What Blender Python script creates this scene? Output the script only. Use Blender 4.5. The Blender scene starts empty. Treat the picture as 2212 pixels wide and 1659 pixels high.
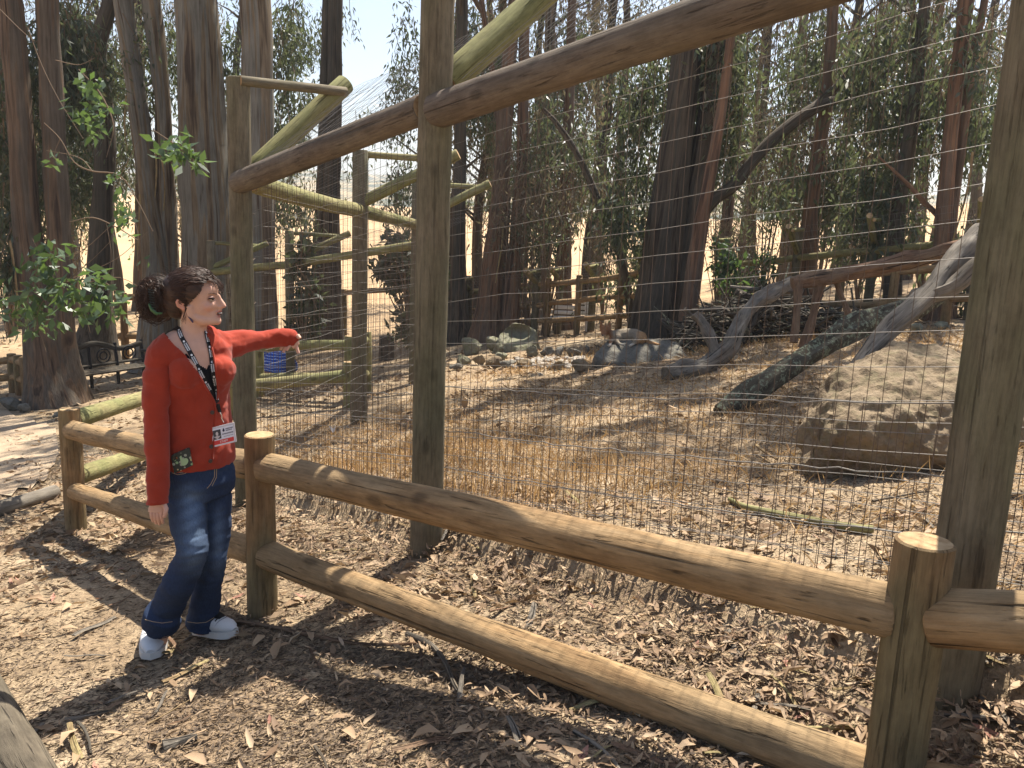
import bpy, bmesh, math, random
import numpy as np
from mathutils import Vector, Matrix

random.seed(7); RNG = np.random.default_rng(7)
SC = bpy.context.scene
COL = SC.collection

# ------------------------------------------------------------------ camera, sky, sun, exposure
F_PX, IMG_W, IMG_H = 1850.0, 2212.0, 1659.0
PITCH, ROLL, CAM_H = math.radians(11.0), math.radians(2.3), 1.475
_F = np.array([0, math.cos(PITCH), -math.sin(PITCH)])
_R0 = np.array([1.0, 0, 0]); _U0 = np.array([0, math.sin(PITCH), math.cos(PITCH)])
_R = _R0 * math.cos(ROLL) + _U0 * math.sin(ROLL)
_U = _U0 * math.cos(ROLL) - _R0 * math.sin(ROLL)
CAM = np.array([0.0, 0.0, CAM_H])
cam = bpy.data.cameras.new('camera'); camo = bpy.data.objects.new('camera', cam); COL.objects.link(camo)
cam.sensor_width = 36.0; cam.lens = 36.0 * F_PX / IMG_W; cam.clip_start = 0.05; cam.clip_end = 6000
camo.matrix_world = Matrix(((_R[0], _U[0], -_F[0], 0), (_R[1], _U[1], -_F[1], 0), (_R[2], _U[2], -_F[2], CAM_H), (0, 0, 0, 1)))
SC.camera = camo

SUN_AZ, SUN_EL = math.radians(27), math.radians(63)
world = bpy.data.worlds.new('World'); SC.world = world; world.use_nodes = True
wn = world.node_tree.nodes; wl = world.node_tree.links
sky = wn.new('ShaderNodeTexSky'); sky.sky_type = 'NISHITA'; sky.sun_disc = False
sky.sun_elevation = SUN_EL; sky.sun_rotation = SUN_AZ; sky.dust_density = 1.5
wl.new(sky.outputs[0], wn['Background'].inputs[0]); wn['Background'].inputs[1].default_value = 0.075
sl = bpy.data.lights.new('sun', 'SUN'); sl.energy = 5.0; sl.angle = math.radians(0.5); sl.color = (1.0, 0.93, 0.82)
so = bpy.data.objects.new('sun', sl); COL.objects.link(so)
S = Vector((math.sin(SUN_AZ) * math.cos(SUN_EL), math.cos(SUN_AZ) * math.cos(SUN_EL), math.sin(SUN_EL)))
so.rotation_euler = (-S).to_track_quat('-Z', 'Y').to_euler(); so.location = (0, 0, 30)
SC.view_settings.view_transform = 'Standard'; SC.view_settings.look = 'None'
SC.view_settings.exposure = 1.3; SC.view_settings.gamma = 1.0; SC.view_settings.use_curve_mapping = False
SC.cycles.max_bounces = 6; SC.cycles.diffuse_bounces = 3; SC.cycles.transparent_max_bounces = 4
SC.cycles.sample_clamp_indirect = 6; SC.cycles.use_denoising = True

# ------------------------------------------------------------------ terrain and survey helpers
def vnoise(x, y, seed=0):
    x = np.asarray(x, float); y = np.asarray(y, float)
    xi = np.floor(x).astype(np.int64); yi = np.floor(y).astype(np.int64)
    fx = x - xi; fy = y - yi; fx = fx * fx * (3 - 2 * fx); fy = fy * fy * (3 - 2 * fy)
    def h(a, b):
        n = (a * 374761393 + b * 668265263 + seed * 1442695041) & 0x7fffffff
        n = ((n ^ (n >> 13)) * 1274126177) & 0x7fffffff
        return ((n ^ (n >> 16)) & 0xffff) / 65535.0
    return (h(xi, yi) * (1 - fx) + h(xi + 1, yi) * fx) * (1 - fy) + (h(xi, yi + 1) * (1 - fx) + h(xi + 1, yi + 1) * fx) * fy - 0.5
def fbm(x, y, o=4, seed=0):
    s = 0; a = 1.0
    for k in range(o):
        s = s + a * vnoise(np.asarray(x) * 2 ** k, np.asarray(y) * 2 ** k, seed + k); a *= 0.5
    return s
FN0 = np.array([1.38, 2.44]); FN1 = np.array([-1.94, 6.09])          # the tall fence line on the ground
FDIR = (FN1 - FN0) / np.linalg.norm(FN1 - FN0); FNRM = np.array([FDIR[1], -FDIR[0]])
if FNRM[1] < 0: FNRM = -FNRM
def sstep(a, b, x):
    t = np.clip((x - a) / (b - a), 0, 1); return t * t * (3 - 2 * t)
def G(x, y, rough=True):
    x = np.asarray(x, float); y = np.asarray(y, float)
    p = 0.16 * x - 0.065 * y
    p = 0.5 * (p + -2.2 + np.sqrt((p + 2.2) ** 2 + 0.3))              # the slope levels out in the hollow
    p = np.where(p > 1.6, 1.6 + (p - 1.6) * 0.35, p)
    d = np.hypot(x, y)
    far = np.maximum(0, d - 34); p = p + 5.2 * (1 - np.exp(-(far / 75) ** 1.5)) + np.where(d > 34, (p + 1.9) * -.0, 0)
    if rough:
        near = np.exp(-(d / 25) ** 2)
        p = p + near * (0.05 * fbm(x * 0.5, y * 0.5, 3, 3) + 0.022 * fbm(x * 3, y * 3, 2, 9)) + (1 - near) * 0.8 * fbm(x * .02, y * .02, 3, 5)
        p = p - 0.10 * np.exp(-((x - 1.0) ** 2 + (y - 2.05) ** 2) / 0.22)
        sd = (x - FN0[0]) * FNRM[0] + (y - FN0[1]) * FNRM[1]
        al = (x - FN0[0]) * FDIR[0] + (y - FN0[1]) * FDIR[1]
        j = 0.05 * vnoise(al * 2.3, 0 * al, 21)
        m = sstep(-3.2, -2.4, al) * (1 - sstep(4.9, 5.3, al))
        p = p + m * (0.13 + 0.1 * vnoise(al * 1.7, 0 * al, 33)) * sstep(0.02 + j, 0.12 + j, sd) * (1 - sstep(0.5, 2.5, sd))
    return p
def ray(px, py): return _F + _R * (px - IMG_W / 2) / F_PX - _U * (py - IMG_H / 2) / F_PX
def at(px, py, dz=0.0):
    """the point of the ground (dz above it) seen at a surveyed direction"""
    d = ray(px, py); t = np.concatenate([np.arange(0.6, 40, 0.05), np.geomspace(40, 900, 400)])
    for k in range(3):
        Q = CAM + t[:, None] * d; below = Q[:, 2] < G(Q[:, 0], Q[:, 1]) + dz
        i = int(np.argmax(below)) if below.any() else len(t) - 1
        t = np.linspace(t[max(0, i - 1)], t[i], 12)
    return CAM + d * t[-1]
def dep(q): return float((np.asarray(q) - CAM) @ _F)
def on(px, py, depth): return CAM + ray(px, py) * depth
def gz(x, y): return float(G(x, y))
def proj(q):
    v = np.asarray(q, float) - CAM; z = v @ _F
    return IMG_W / 2 + F_PX * (v @ _R) / z, IMG_H / 2 - F_PX * (v @ _U) / z
def hgt(base, py):
    lo, hi = -1.0, 14.0
    for k in range(40):
        m = (lo + hi) / 2
        if proj(base + np.array([0, 0, m]))[1] > py: lo = m
        else: hi = m
    return m

# ------------------------------------------------------------------ scene-building helpers
def tag(o, label=None, cat=None, group=None, kind=None):
    if label: o['label'] = label
    if cat: o['category'] = cat
    if group: o['group'] = group
    if kind: o['kind'] = kind
    return o
def thing(name, label, cat, loc=(0, 0, 0), group=None):
    o = bpy.data.objects.new(name, None); COL.objects.link(o); o.empty_display_size = 0.1
    o.location = tuple(float(c) for c in loc)
    return tag(o, label, cat, group)
def link(name, me, parent=None):
    o = bpy.data.objects.new(name, me); COL.objects.link(o)
    if parent is not None:
        o.parent = parent
        w = Vector((0, 0, 0)); p = parent
        while p is not None: w += Vector(p.location); p = p.parent
        o.location = -w
    return o
class MB:
    def __init__(s): s.v = []; s.f = []; s.m = []; s.g = []; s.n = 0
    def add(s, V, Fc, mi=0, gc=None):
        V = np.asarray(V, float); s.v.append(V)
        s.g.append(np.asarray(gc, float) if gc is not None else V)
        for q in Fc: s.f.append(tuple(i + s.n for i in q)); s.m.append(mi)
        s.n += len(V); return s
    def tube(s, pts, rad, n=8, mi=0, cap=True, capmi=None, wob=0.0, sec=None, ref=None, seed=None, bevel=0.0, taper_ref=None):
        P = np.asarray(pts, float); k = len(P)
        rad = np.asarray(rad, float)
        if rad.ndim == 0: rad = np.full(k, float(rad))
        if rad.ndim == 1: rad = np.stack([rad, rad], 1)
        T = np.gradient(P, axis=0); T /= np.linalg.norm(T, axis=1, keepdims=True) + 1e-12
        if ref is None: ref = np.array([1.0, 0, 0]) if abs(T[0, 0]) < 0.8 else np.array([0, 0, 1.0])
        ref = np.asarray(ref, float)
        a = np.linspace(0, 2 * np.pi, n, endpoint=False)
        seed = RNG.integers(1 << 20) if seed is None else seed
        L = np.concatenate([[0], np.cumsum(np.linalg.norm(np.diff(P, axis=0), axis=1))])
        X = ref - T[0] * (ref @ T[0]); X /= np.linalg.norm(X) + 1e-12
        V = []; Gc = []; off = np.array([(seed % 97) * 1.37, (seed % 89) * 2.11, (seed % 83) * 3.7])
        for i in range(k):
            X = X - T[i] * (X @ T[i]); X /= np.linalg.norm(X) + 1e-12; Y = np.cross(T[i], X)
            rr = 1.0 + (wob * (2 * vnoise(a * n / 6.28 * 0.35 + seed % 50, np.full(n, L[i] * 3.0 / max(0.05, rad.mean() * 8)), seed % 1000) + .8 * vnoise(a * 5 + seed % 31, np.full(n, L[i] * 1.3), seed % 777) + .35 * vnoise(a * n / 6.28 * .9, np.full(n, L[i] * 14), seed % 555)) if wob else 0)
            ring = P[i] + np.outer(np.cos(a) * rad[i, 0] * rr, X) + np.outer(np.sin(a) * rad[i, 1] * rr, Y)
            V.append(ring)
            Gc.append(np.stack([np.cos(a) * rad[i, 0], np.sin(a) * rad[i, 1], np.full(n, L[i])], 1) + off)
        Fc = []
        for i in range(k - 1):
            for j in range(n):
                j2 = (j + 1) % n
                Fc.append((i * n + j, i * n + j2, (i + 1) * n + j2, (i + 1) * n + j))
        s.add(np.concatenate(V), Fc, mi, np.concatenate(Gc))
        if cap:
            for e, (ring, g) in enumerate(((V[0][::-1], Gc[0][::-1]), (V[-1], Gc[-1]))):
                s.add(np.vstack([ring, ring.mean(0)]), [(j, (j + 1) % n, n) for j in range(n)], mi if capmi is None else capmi, np.vstack([g, g.mean(0)]))
        return s
    def log(s, a, b, r0, r1=None, n=14, seg=9, mi=0, capmi=1, bend=0.0, wob=0.05, seed=None, bevel=0.12):
        a = np.asarray(a, float); b = np.asarray(b, float); r1 = r0 if r1 is None else r1
        t = np.linspace(0, 1, seg); L = np.linalg.norm(b - a); e = min(0.3, bevel * r0 / L)
        t = np.concatenate([[0, e], t[1:-1], [1 - e, 1]])
        P = a + np.outer(t, b - a)
        bd = RNG.normal(size=3) * bend; P = P + np.outer(np.sin(t * np.pi), bd)
        rr = r0 + (r1 - r0) * t; rr = rr * (1 + 0.02 * np.sin(t * 9 + RNG.random() * 6)); rr[0] *= 0.9; rr[-1] *= 0.9
        return s.tube(P, rr, n, mi, True, capmi, wob, seed=seed)
    def box(s, c, sx, sy, sz, X=(1, 0, 0), Y=(0, 1, 0), mi=0):
        c = np.asarray(c, float); X = np.asarray(X, float) / np.linalg.norm(X); Y = np.asarray(Y, float); Y = Y - X * (X @ Y); Y /= np.linalg.norm(Y); Z = np.cross(X, Y)
        V = [c + X * sx * i + Y * sy * j + Z * sz * k for i in (-.5, .5) for j in (-.5, .5) for k in (-.5, .5)]
        return s.add(V, [(0, 1, 3, 2), (4, 6, 7, 5), (0, 4, 5, 1), (2, 3, 7, 6), (0, 2, 6, 4), (1, 5, 7, 3)], mi)
    def ell(s, c, r, X=(1, 0, 0), Y=(0, 1, 0), n=14, m=9, mi=0):
        c = np.asarray(c, float); X = np.asarray(X, float) / np.linalg.norm(X); Y = np.asarray(Y, float); Y = Y - X * (X @ Y); Y /= np.linalg.norm(Y); Z = np.cross(X, Y)
        V = []
        for i in range(1, m):
            th = np.pi * i / m
            for j in range(n):
                ph = 2 * np.pi * j / n
                V.append(c + X * r[0] * math.sin(th) * math.cos(ph) + Y * r[1] * math.sin(th) * math.sin(ph) + Z * r[2] * math.cos(th))
        Fc = [(i * n + j, (i + 1) * n + j, (i + 1) * n + (j + 1) % n, i * n + (j + 1) % n) for i in range(m - 2) for j in range(n)]
        V.append(c + Z * r[2]); V.append(c - Z * r[2]); t0 = len(V) - 2
        Fc += [(t0, j, (j + 1) % n) for j in range(n)] + [(t0 + 1, (m - 2) * n + (j + 1) % n, (m - 2) * n + j) for j in range(n)]
        return s.add(V, Fc, mi)
    def mesh(s, name, mats, smooth=True):
        me = bpy.data.meshes.new(name)
        V = np.concatenate(s.v); me.from_pydata(V.tolist(), [], s.f)
        for m in (mats if isinstance(mats, (list, tuple)) else [mats]): me.materials.append(m)
        if len(me.materials) > 1: me.polygons.foreach_set('material_index', np.minimum(np.array(s.m), len(me.materials) - 1))
        at_ = me.attributes.new('gc', 'FLOAT_VECTOR', 'POINT'); at_.data.foreach_set('vector', np.concatenate(s.g).astype(np.float32).ravel())
        if smooth: me.polygons.foreach_set('use_smooth', np.ones(len(me.polygons), bool)); 
        if smooth and hasattr(me, 'set_sharp_from_angle'): me.set_sharp_from_angle(angle=math.radians(50))
        me.update(); return me
    def build(s, name, mats, parent=None, smooth=True): return link(name, s.mesh(name, mats, smooth), parent)
def quads_mesh(name, V, nper, mat, rnd, faces_local):
    """many identical small pieces in one mesh; V (N,nper,3); faces_local: index lists of equal length"""
    N = len(V); k = len(faces_local[0]); nf = len(faces_local)
    me = bpy.data.meshes.new(name)
    me.vertices.add(N * nper); me.vertices.foreach_set('co', V.astype(np.float32).ravel())
    fl = np.array(faces_local)[None] + (np.arange(N) * nper)[:, None, None]
    me.loops.add(N * nf * k); me.loops.foreach_set('vertex_index', fl.astype(np.int32).ravel())
    me.polygons.add(N * nf); me.polygons.foreach_set('loop_start', (np.arange(N * nf) * k).astype(np.int32))
    me.update(calc_edges=True)
    a = me.attributes.new('rnd', 'FLOAT', 'POINT'); a.data.foreach_set('value', np.repeat(rnd, nper).astype(np.float32))
    me.materials.append(mat); me.validate(); return me
def unit(v): return v / (np.linalg.norm(v, axis=-1, keepdims=True) + 1e-9)
def leaves(P, D, ln, wd, curl=0.2, rng=RNG):
    """pointed leaves, two halves folded along the rib: (N,4,3)"""
    N = len(P); Rv = unit(rng.normal(size=(N, 3))); Wd = unit(np.cross(D, Rv)); Nn = np.cross(Wd, D)
    ln = np.broadcast_to(ln, (N,))[:, None]; wd = np.broadcast_to(wd, (N,))[:, None]
    m = P + D * ln * 0.42 + Nn * wd * curl
    return np.stack([P, m + Wd * wd * 0.5, P + D * ln - Nn * ln * 0.08, m - Wd * wd * 0.5], 1)

# ------------------------------------------------------------------ materials
class NT:
    def __init__(s, name, rough=0.8, spec=0.3):
        s.mat = bpy.data.materials.new(name); s.mat.use_nodes = True; s.t = s.mat.node_tree; s.n = s.t.nodes
        s.b = s.n['Principled BSDF']; s.b.inputs['Roughness'].default_value = rough; s.b.inputs['Specular IOR Level'].default_value = spec
    def link(s, a, b): s.t.links.new(a, b)
    def attr(s, name, out='Vector'):
        a = s.n.new('ShaderNodeAttribute'); a.attribute_name = name; return a.outputs[out]
    def coord(s, which='Object'): return s.n.new('ShaderNodeTexCoord').outputs[which]
    def pos(s): return s.n.new('ShaderNodeNewGeometry').outputs['Position']
    def scale(s, vec, sc):
        m = s.n.new('ShaderNodeMapping'); s.link(vec, m.inputs[0]); m.inputs['Scale'].default_value = sc; return m.outputs[0]
    def noise(s, vec, scale, detail=4, rough=0.6, dist=0.0):
        m = s.n.new('ShaderNodeTexNoise'); s.link(vec, m.inputs['Vector']); m.inputs['Scale'].default_value = scale
        m.inputs['Detail'].default_value = detail; m.inputs['Roughness'].default_value = rough; m.inputs['Distortion'].default_value = dist; return m.outputs['Fac']
    def voro(s, vec, scale, out='Distance'):
        m = s.n.new('ShaderNodeTexVoronoi'); s.link(vec, m.inputs['Vector']); m.inputs['Scale'].default_value = scale; return m.outputs[out]
    def ramp(s, fac, stops, interp='LINEAR'):
        m = s.n.new('ShaderNodeValToRGB'); s.link(fac, m.inputs[0]); m.color_ramp.interpolation = interp; el = m.color_ramp.elements
        while len(el) < len(stops): el.new(0.5)
        for e, (p, c) in zip(el, stops):
            e.position = p; e.color = (*c, 1) if not isinstance(c, (int, float)) else (c, c, c, 1)
        return m.outputs[0]
    def mix(s, f, a, b, mode='MIX'):
        m = s.n.new('ShaderNodeMix'); m.data_type = 'RGBA'; m.blend_type = mode
        for k, val in ((0, f), (6, a), (7, b)):
            if isinstance(val, (int, float)): m.inputs[k].default_value = val if k == 0 else (val, val, val, 1)
            elif isinstance(val, tuple): m.inputs[k].default_value = (*val, 1)
            else: s.link(val, m.inputs[k])
        return m.outputs[2]
    def math(s, op, a, b=0.0):
        m = s.n.new('ShaderNodeMath'); m.operation = op
        for k, val in ((0, a), (1, b)):
            if isinstance(val, (int, float)): m.inputs[k].default_value = val
            else: s.link(val, m.inputs[k])
        return m.outputs[0]
    def color(s, c):
        if isinstance(c, tuple): s.b.inputs['Base Color'].default_value = (*c, 1)
        else: s.link(c, s.b.inputs['Base Color'])
        return s
    def bump(s, h, strength=0.5, dist=0.01):
        m = s.n.new('ShaderNodeBump'); s.link(h, m.inputs['Height']); m.inputs['Strength'].default_value = strength; m.inputs['Distance'].default_value = dist
        s.link(m.outputs[0], s.b.inputs['Normal']); return s
def plain(name, c, rough=0.7, spec=0.3, metal=0.0):
    t = NT(name, rough, spec).color(c); t.b.inputs['Metallic'].default_value = metal; return t.mat
def wood_mat(name, dark, base, light, tint, tint_amt=0.5, crack=0.75, rough=0.85):
    t = NT(name, rough, 0.2); g = t.attr('gc')
    fine = t.noise(t.scale(g, (1, 1, 0.09)), 85, 6, 0.7)
    mid = t.noise(t.scale(g, (1, 1, 0.12)), 16, 4, 0.6, 0.6)
    col = t.ramp(mid, [(0.25, dark), (0.5, base), (0.75, light)])
    col = t.mix(t.math('MULTIPLY', t.ramp(t.noise(t.scale(g, (1, 1, 0.5)), 2.6, 3), [(0.42, 0), (0.62, 1)]), tint_amt), col, tint)
    col = t.mix(0.55, col, t.ramp(fine, [(0.3, 0.35), (0.55, 1.0), (0.8, 1.25)]), 'MULTIPLY')
    cr = t.ramp(t.noise(t.scale(g, (1, 1, 0.018)), 34, 3, 0.55, 0.3), [(0.30, 0), (0.37, 1)])
    cr2 = t.ramp(t.noise(t.scale(g, (1, 1, 0.07)), 62, 4, 0.6, 0.5), [(0.32, 0.25), (0.40, 1)])
    cr = t.math('MULTIPLY', cr, cr2)
    st = t.ramp(t.noise(t.scale(g, (1, 1, 0.7)), 9, 5, 0.7), [(0.35, 0.62), (0.6, 1.08)]); col = t.mix(.6, col, st, 'MULTIPLY')
    col = t.mix(crack, col, cr, 'MULTIPLY')
    kn = t.ramp(t.voro(t.scale(g, (1, 1, 0.55)), 4.5), [(0.07, 0.25), (0.14, 1)])
    col = t.mix(0.6, col, kn, 'MULTIPLY')
    t.color(col)
    h = t.math('ADD', t.math('MULTIPLY', fine, 0.5), t.math('MULTIPLY', cr, 0.8))
    t.bump(h, 0.9, 0.008); return t.mat
M = {}
M['rail_wood'] = wood_mat('rail_wood', (0.18, 0.105, 0.05), (0.32, 0.205, 0.10), (0.40, 0.28, 0.155), (0.27, 0.20, 0.115), 0.6, .85)
M['post_wood'] = wood_mat('post_wood', (0.15, 0.09, 0.045), (0.25, 0.155, 0.075), (0.28, 0.20, 0.11), (0.17, 0.15, 0.08), 0.7, 0.5)
M['tall_wood'] = wood_mat('tall_wood', (0.125, 0.10, 0.066), (0.175, 0.147, 0.098), (0.215, 0.185, 0.13), (0.125, 0.122, 0.07), 0.7, 0.35)
M['beam_wood'] = wood_mat('beam_wood', (0.085, 0.064, 0.048), (0.135, 0.105, 0.08), (0.19, 0.155, 0.12), (0.15, 0.125, 0.095), 0.6, 0.6)
M['mossy_wood'] = wood_mat('mossy_wood', (0.16, 0.13, 0.06), (0.25, 0.22, 0.10), (0.33, 0.29, 0.15), (0.19, 0.20, 0.08), 0.7, 0.5)
M['dead_wood'] = wood_mat('dead_wood', (0.09, 0.075, 0.06), (0.18, 0.155, 0.125), (0.27, 0.24, 0.195), (0.15, 0.12, 0.085), 0.6, 0.9)
M['red_wood'] = wood_mat('red_wood', (0.10, 0.055, 0.033), (0.20, 0.115, 0.07), (0.28, 0.175, 0.11), (0.19, 0.14, 0.09), 0.6, 0.9)
def cut_mat():
    t = NT('cut_end_wood', 0.85, 0.2); g = t.attr('gc')
    n = t.noise(t.pos(), 30, 5); t.color(t.ramp(n, [(0.3, (0.27, 0.165, 0.08)), (0.55, (0.38, 0.26, 0.14)), (0.75, (0.46, 0.34, 0.2))])); t.bump(t.noise(t.pos(), 220, 3), 0.3, 0.003); return t.mat
M['cut'] = cut_mat()
def lichen_mat():
    t = NT('lichen_bark', 0.95, 0.15); g = t.attr('gc')
    c = t.ramp(t.noise(t.scale(g, (1, 1, 0.3)), 14, 5, 0.65), [(0.3, (0.035, 0.03, 0.022)), (0.6, (0.10, 0.085, 0.06))])
    l = t.ramp(t.noise(g, 24, 6, 0.7), [(0.52, 0), (0.58, 1)])
    t.color(t.mix(t.math('MULTIPLY', l, 0.75), c, (0.24, 0.27, 0.18))); t.bump(t.noise(t.scale(g, (1, 1, 0.35)), 30, 6, 0.7), 0.9, 0.02); return t.mat
M['lichen'] = lichen_mat()
def bark_mat(name, grey, tan, brown, w=0.5, sc=1.0):
    t = NT(name, 0.85, 0.2); g = t.attr('gc')
    big = t.noise(t.scale(g, (1, 1, 0.045)), 6.5 * sc, 4, 0.55, 0.8)
    c = t.ramp(big, [(0.36, brown), (0.43, tan), (0.47, tan), (0.52, grey), (0.64, grey), (0.69, brown)])
    med = t.noise(t.scale(g, (1, 1, 0.06)), 28 * sc, 5, 0.6, 0.3)
    c = t.mix(0.6, c, t.ramp(med, [(0.3, 0.35), (0.55, 1.0), (0.75, 1.3)]), 'MULTIPLY')
    pat = t.noise(t.scale(g, (1, 1, 0.6)), 2.2, 4); c = t.mix(0.45, c, t.ramp(pat, [(0.35, 0.55), (0.65, 1.2)]), 'MULTIPLY')
    t.color(c); t.bump(t.math('ADD', big, t.math('MULTIPLY', med, 0.8)), 0.9, 0.03); return t.mat
M['bark'] = bark_mat('eucalyptus_bark', (0.20, 0.188, 0.16), (0.21, 0.16, 0.105), (0.085, 0.058, 0.04))
M['bark_brown'] = bark_mat('brown_bark', (0.115, 0.092, 0.07), (0.15, 0.10, 0.065), (0.065, 0.044, 0.032))
M['bark_red'] = bark_mat('reddish_bark', (0.15, 0.105, 0.075), (0.20, 0.115, 0.07), (0.08, 0.05, 0.036))
M['bark_dark'] = bark_mat('dark_bark', (0.075, 0.066, 0.052), (0.10, 0.08, 0.058), (0.042, 0.033, 0.026))
M['twig'] = plain('dry_twig', (0.17, 0.12, 0.08), 0.9)
M['strip'] = wood_mat('peeled_bark', (0.16, 0.10, 0.05), (0.30, 0.21, 0.11), (0.42, 0.33, 0.18), (0.35, 0.31, 0.14), 0.6, 0.5)
def leaf_mat(name, stops, trans=(0.16, 0.24, 0.05), tw=0.35, rough=0.45):
    t = NT(name, rough, 0.4); r = t.attr('rnd', 'Fac'); c = t.ramp(r, stops); t.color(c)
    tr = t.n.new('ShaderNodeBsdfTranslucent')
    t.link(t.mix(0.7, c, trans), tr.inputs[0])
    mx = t.n.new('ShaderNodeMixShader'); mx.inputs[0].default_value = tw
    t.link(t.b.outputs[0], mx.inputs[1]); t.link(tr.outputs[0], mx.inputs[2]); t.link(mx.outputs[0], t.n['Material Output'].inputs[0]); return t.mat
M['leaf_far'] = leaf_mat('eucalyptus_leaves', [(0, (0.028, 0.042, 0.03)), (0.45, (0.05, 0.068, 0.044)), (0.72, (0.095, 0.11, 0.07)), (0.86, (0.13, 0.13, 0.08)), (1, (0.18, 0.135, 0.085))], (0.18, 0.22, 0.08), 0.33)
M['leaf_brown'] = leaf_mat('dry_hanging_leaves', [(0, (0.05, 0.055, 0.04)), (0.5, (0.11, 0.10, 0.068)), (1, (0.19, 0.135, 0.09))], (0.25, 0.2, 0.1))
M['leaf_near'] = leaf_mat('young_leaves', [(0, (0.035, 0.06, 0.035)), (0.5, (0.055, 0.09, 0.052)), (0.8, (0.085, 0.12, 0.085)), (1, (0.10, 0.16, 0.05))], (0.20, 0.33, 0.06), 0.28)
M['litter'] = leaf_mat('leaf_litter', [(0, (0.06, 0.036, 0.021)), (0.3, (0.165, 0.103, 0.058)), (0.55, (0.29, 0.19, 0.108)), (0.8, (0.41, 0.29, 0.175)), (0.94, (0.46, 0.35, 0.23)), (1, (0.36, 0.15, 0.11))], (0.45, 0.3, 0.15), 0.12, 0.7)
M['mulch'] = leaf_mat('bark_mulch', [(0, (0.06, 0.042, 0.029)), (0.4, (0.14, 0.10, 0.066)), (0.7, (0.24, 0.172, 0.112)), (1, (0.40, 0.30, 0.20))], (0.3, 0.22, 0.13), 0.05, 0.85)
M['straw'] = leaf_mat('dry_straw', [(0, (0.25, 0.135, 0.055)), (0.5, (0.40, 0.24, 0.10)), (1, (0.53, 0.37, 0.19))], (0.5, 0.32, 0.12), 0.25, 0.7)
# ------------------------------------------------------------------ sculpting helpers
def remesh(name, mb, voxel, smooth=4, factor=.5, mats=None, parent=None):
    me = bpy.data.meshes.new(name + '_src'); me.from_pydata(np.concatenate(mb.v).tolist(), [], mb.f)
    o = bpy.data.objects.new(name + '_src', me); COL.objects.link(o)
    m_ = o.modifiers.new('r', 'REMESH'); m_.mode = 'VOXEL'; m_.voxel_size = voxel
    if smooth: s_ = o.modifiers.new('s', 'SMOOTH'); s_.factor = factor; s_.iterations = smooth
    dg = bpy.context.evaluated_depsgraph_get(); dg.update()
    out = bpy.data.meshes.new_from_object(o.evaluated_get(dg)); out.name = name
    bpy.data.objects.remove(o); bpy.data.meshes.remove(me)
    out.polygons.foreach_set('use_smooth', np.ones(len(out.polygons), bool))
    out.materials.clear()
    for q in (mats or []): out.materials.append(q)
    return out
def get_co(me): a = np.empty(len(me.vertices) * 3); me.vertices.foreach_get('co', a); return a.reshape(-1, 3)
def set_co(me, a): me.vertices.foreach_set('co', a.ravel()); me.update()
def vcol_mat(name, rough=.8, bump_sc=60, bump=.4, dist=.004, spec=.25, sss=0.0):
    t = NT(name, rough, spec); c = t.attr('col', 'Color'); n = t.noise(t.pos(), bump_sc, 5, .7)
    t.color(t.mix(.35, c, t.ramp(n, [(.3, .55), (.7, 1.35)]), 'MULTIPLY')); t.bump(n, bump, dist)
    if sss: t.b.inputs['Subsurface Weight'].default_value = sss; t.b.inputs['Subsurface Radius'].default_value = (.012, .005, .003)
    return t.mat
def set_col(me, C):
    a = me.color_attributes.new('col', 'FLOAT_COLOR', 'POINT'); a.data.foreach_set('color', np.hstack([C, np.ones((len(C), 1))]).astype(np.float32).ravel())
# ------------------------------------------------------------------ ground
def ground_mat():
    t = NT('dry_earth', 0.95, 0.1); p = t.pos()
    n1 = t.noise(p, 1.1, 5, 0.6); n2 = t.noise(p, 9, 6, 0.7); n3 = t.noise(p, 60, 4, 0.7)
    c = t.ramp(n1, [(0.3, (0.23, 0.16, 0.10)), (0.5, (0.33, 0.245, 0.155)), (0.7, (0.41, 0.32, 0.215))])
    c = t.mix(0.7, c, t.ramp(n2, [(0.3, 0.55), (0.6, 1.15)]), 'MULTIPLY')
    c = t.mix(0.8, c, t.ramp(n3, [(0.3, 0.4), (0.52, 1.0), (0.72, 1.5)]), 'MULTIPLY')
    d = t.n.new('ShaderNodeVectorMath'); d.operation = 'LENGTH'; t.link(p, d.inputs[0])
    fld = t.ramp(t.math('DIVIDE', d.outputs['Value'], 100.0), [(0.20, 0), (0.34, 1)])
    fc = t.ramp(t.noise(p, 0.12, 4), [(0.3, (0.42, 0.28, 0.155)), (0.7, (0.52, 0.37, 0.22))])
    t.color(t.mix(fld, c, fc)); t.bump(t.math('ADD', n2, t.math('MULTIPLY', n3, 0.6)), 0.9, 0.03); return t.mat
M['ground'] = ground_mat()
def build_ground():
    az = np.concatenate([np.radians(np.arange(-44, 44, 0.35)), np.radians(np.arange(44, 316, 4))])
    rr = np.concatenate([np.geomspace(0.35, 24, 250), np.geomspace(24.6, 430, 80)[1:]])
    Az, Rr = np.meshgrid(az, rr); X = Rr * np.sin(Az); Y = Rr * np.cos(Az)
    Z = G(X, Y)
    nz = np.exp(-(Rr / 14) ** 2); Z = Z + nz * 0.012 * fbm(X * 11, Y * 11, 3, 40)
    n = len(az); k = len(rr); V = np.stack([X, Y, Z], -1).reshape(-1, 3)
    V = np.vstack([V, [[0, 0, gz(0, 0)]]])
    F = [(i * n + j, i * n + (j + 1) % n, (i + 1) * n + (j + 1) % n, (i + 1) * n + j) for i in range(k - 1) for j in range(n)]
    F += [(len(V) - 1, (j + 1) % n, j) for j in range(n)]
    mb = MB(); mb.add(V, F); o = mb.build('ground', M['ground']); return tag(o, kind='structure')
GROUND = build_ground()
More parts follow.
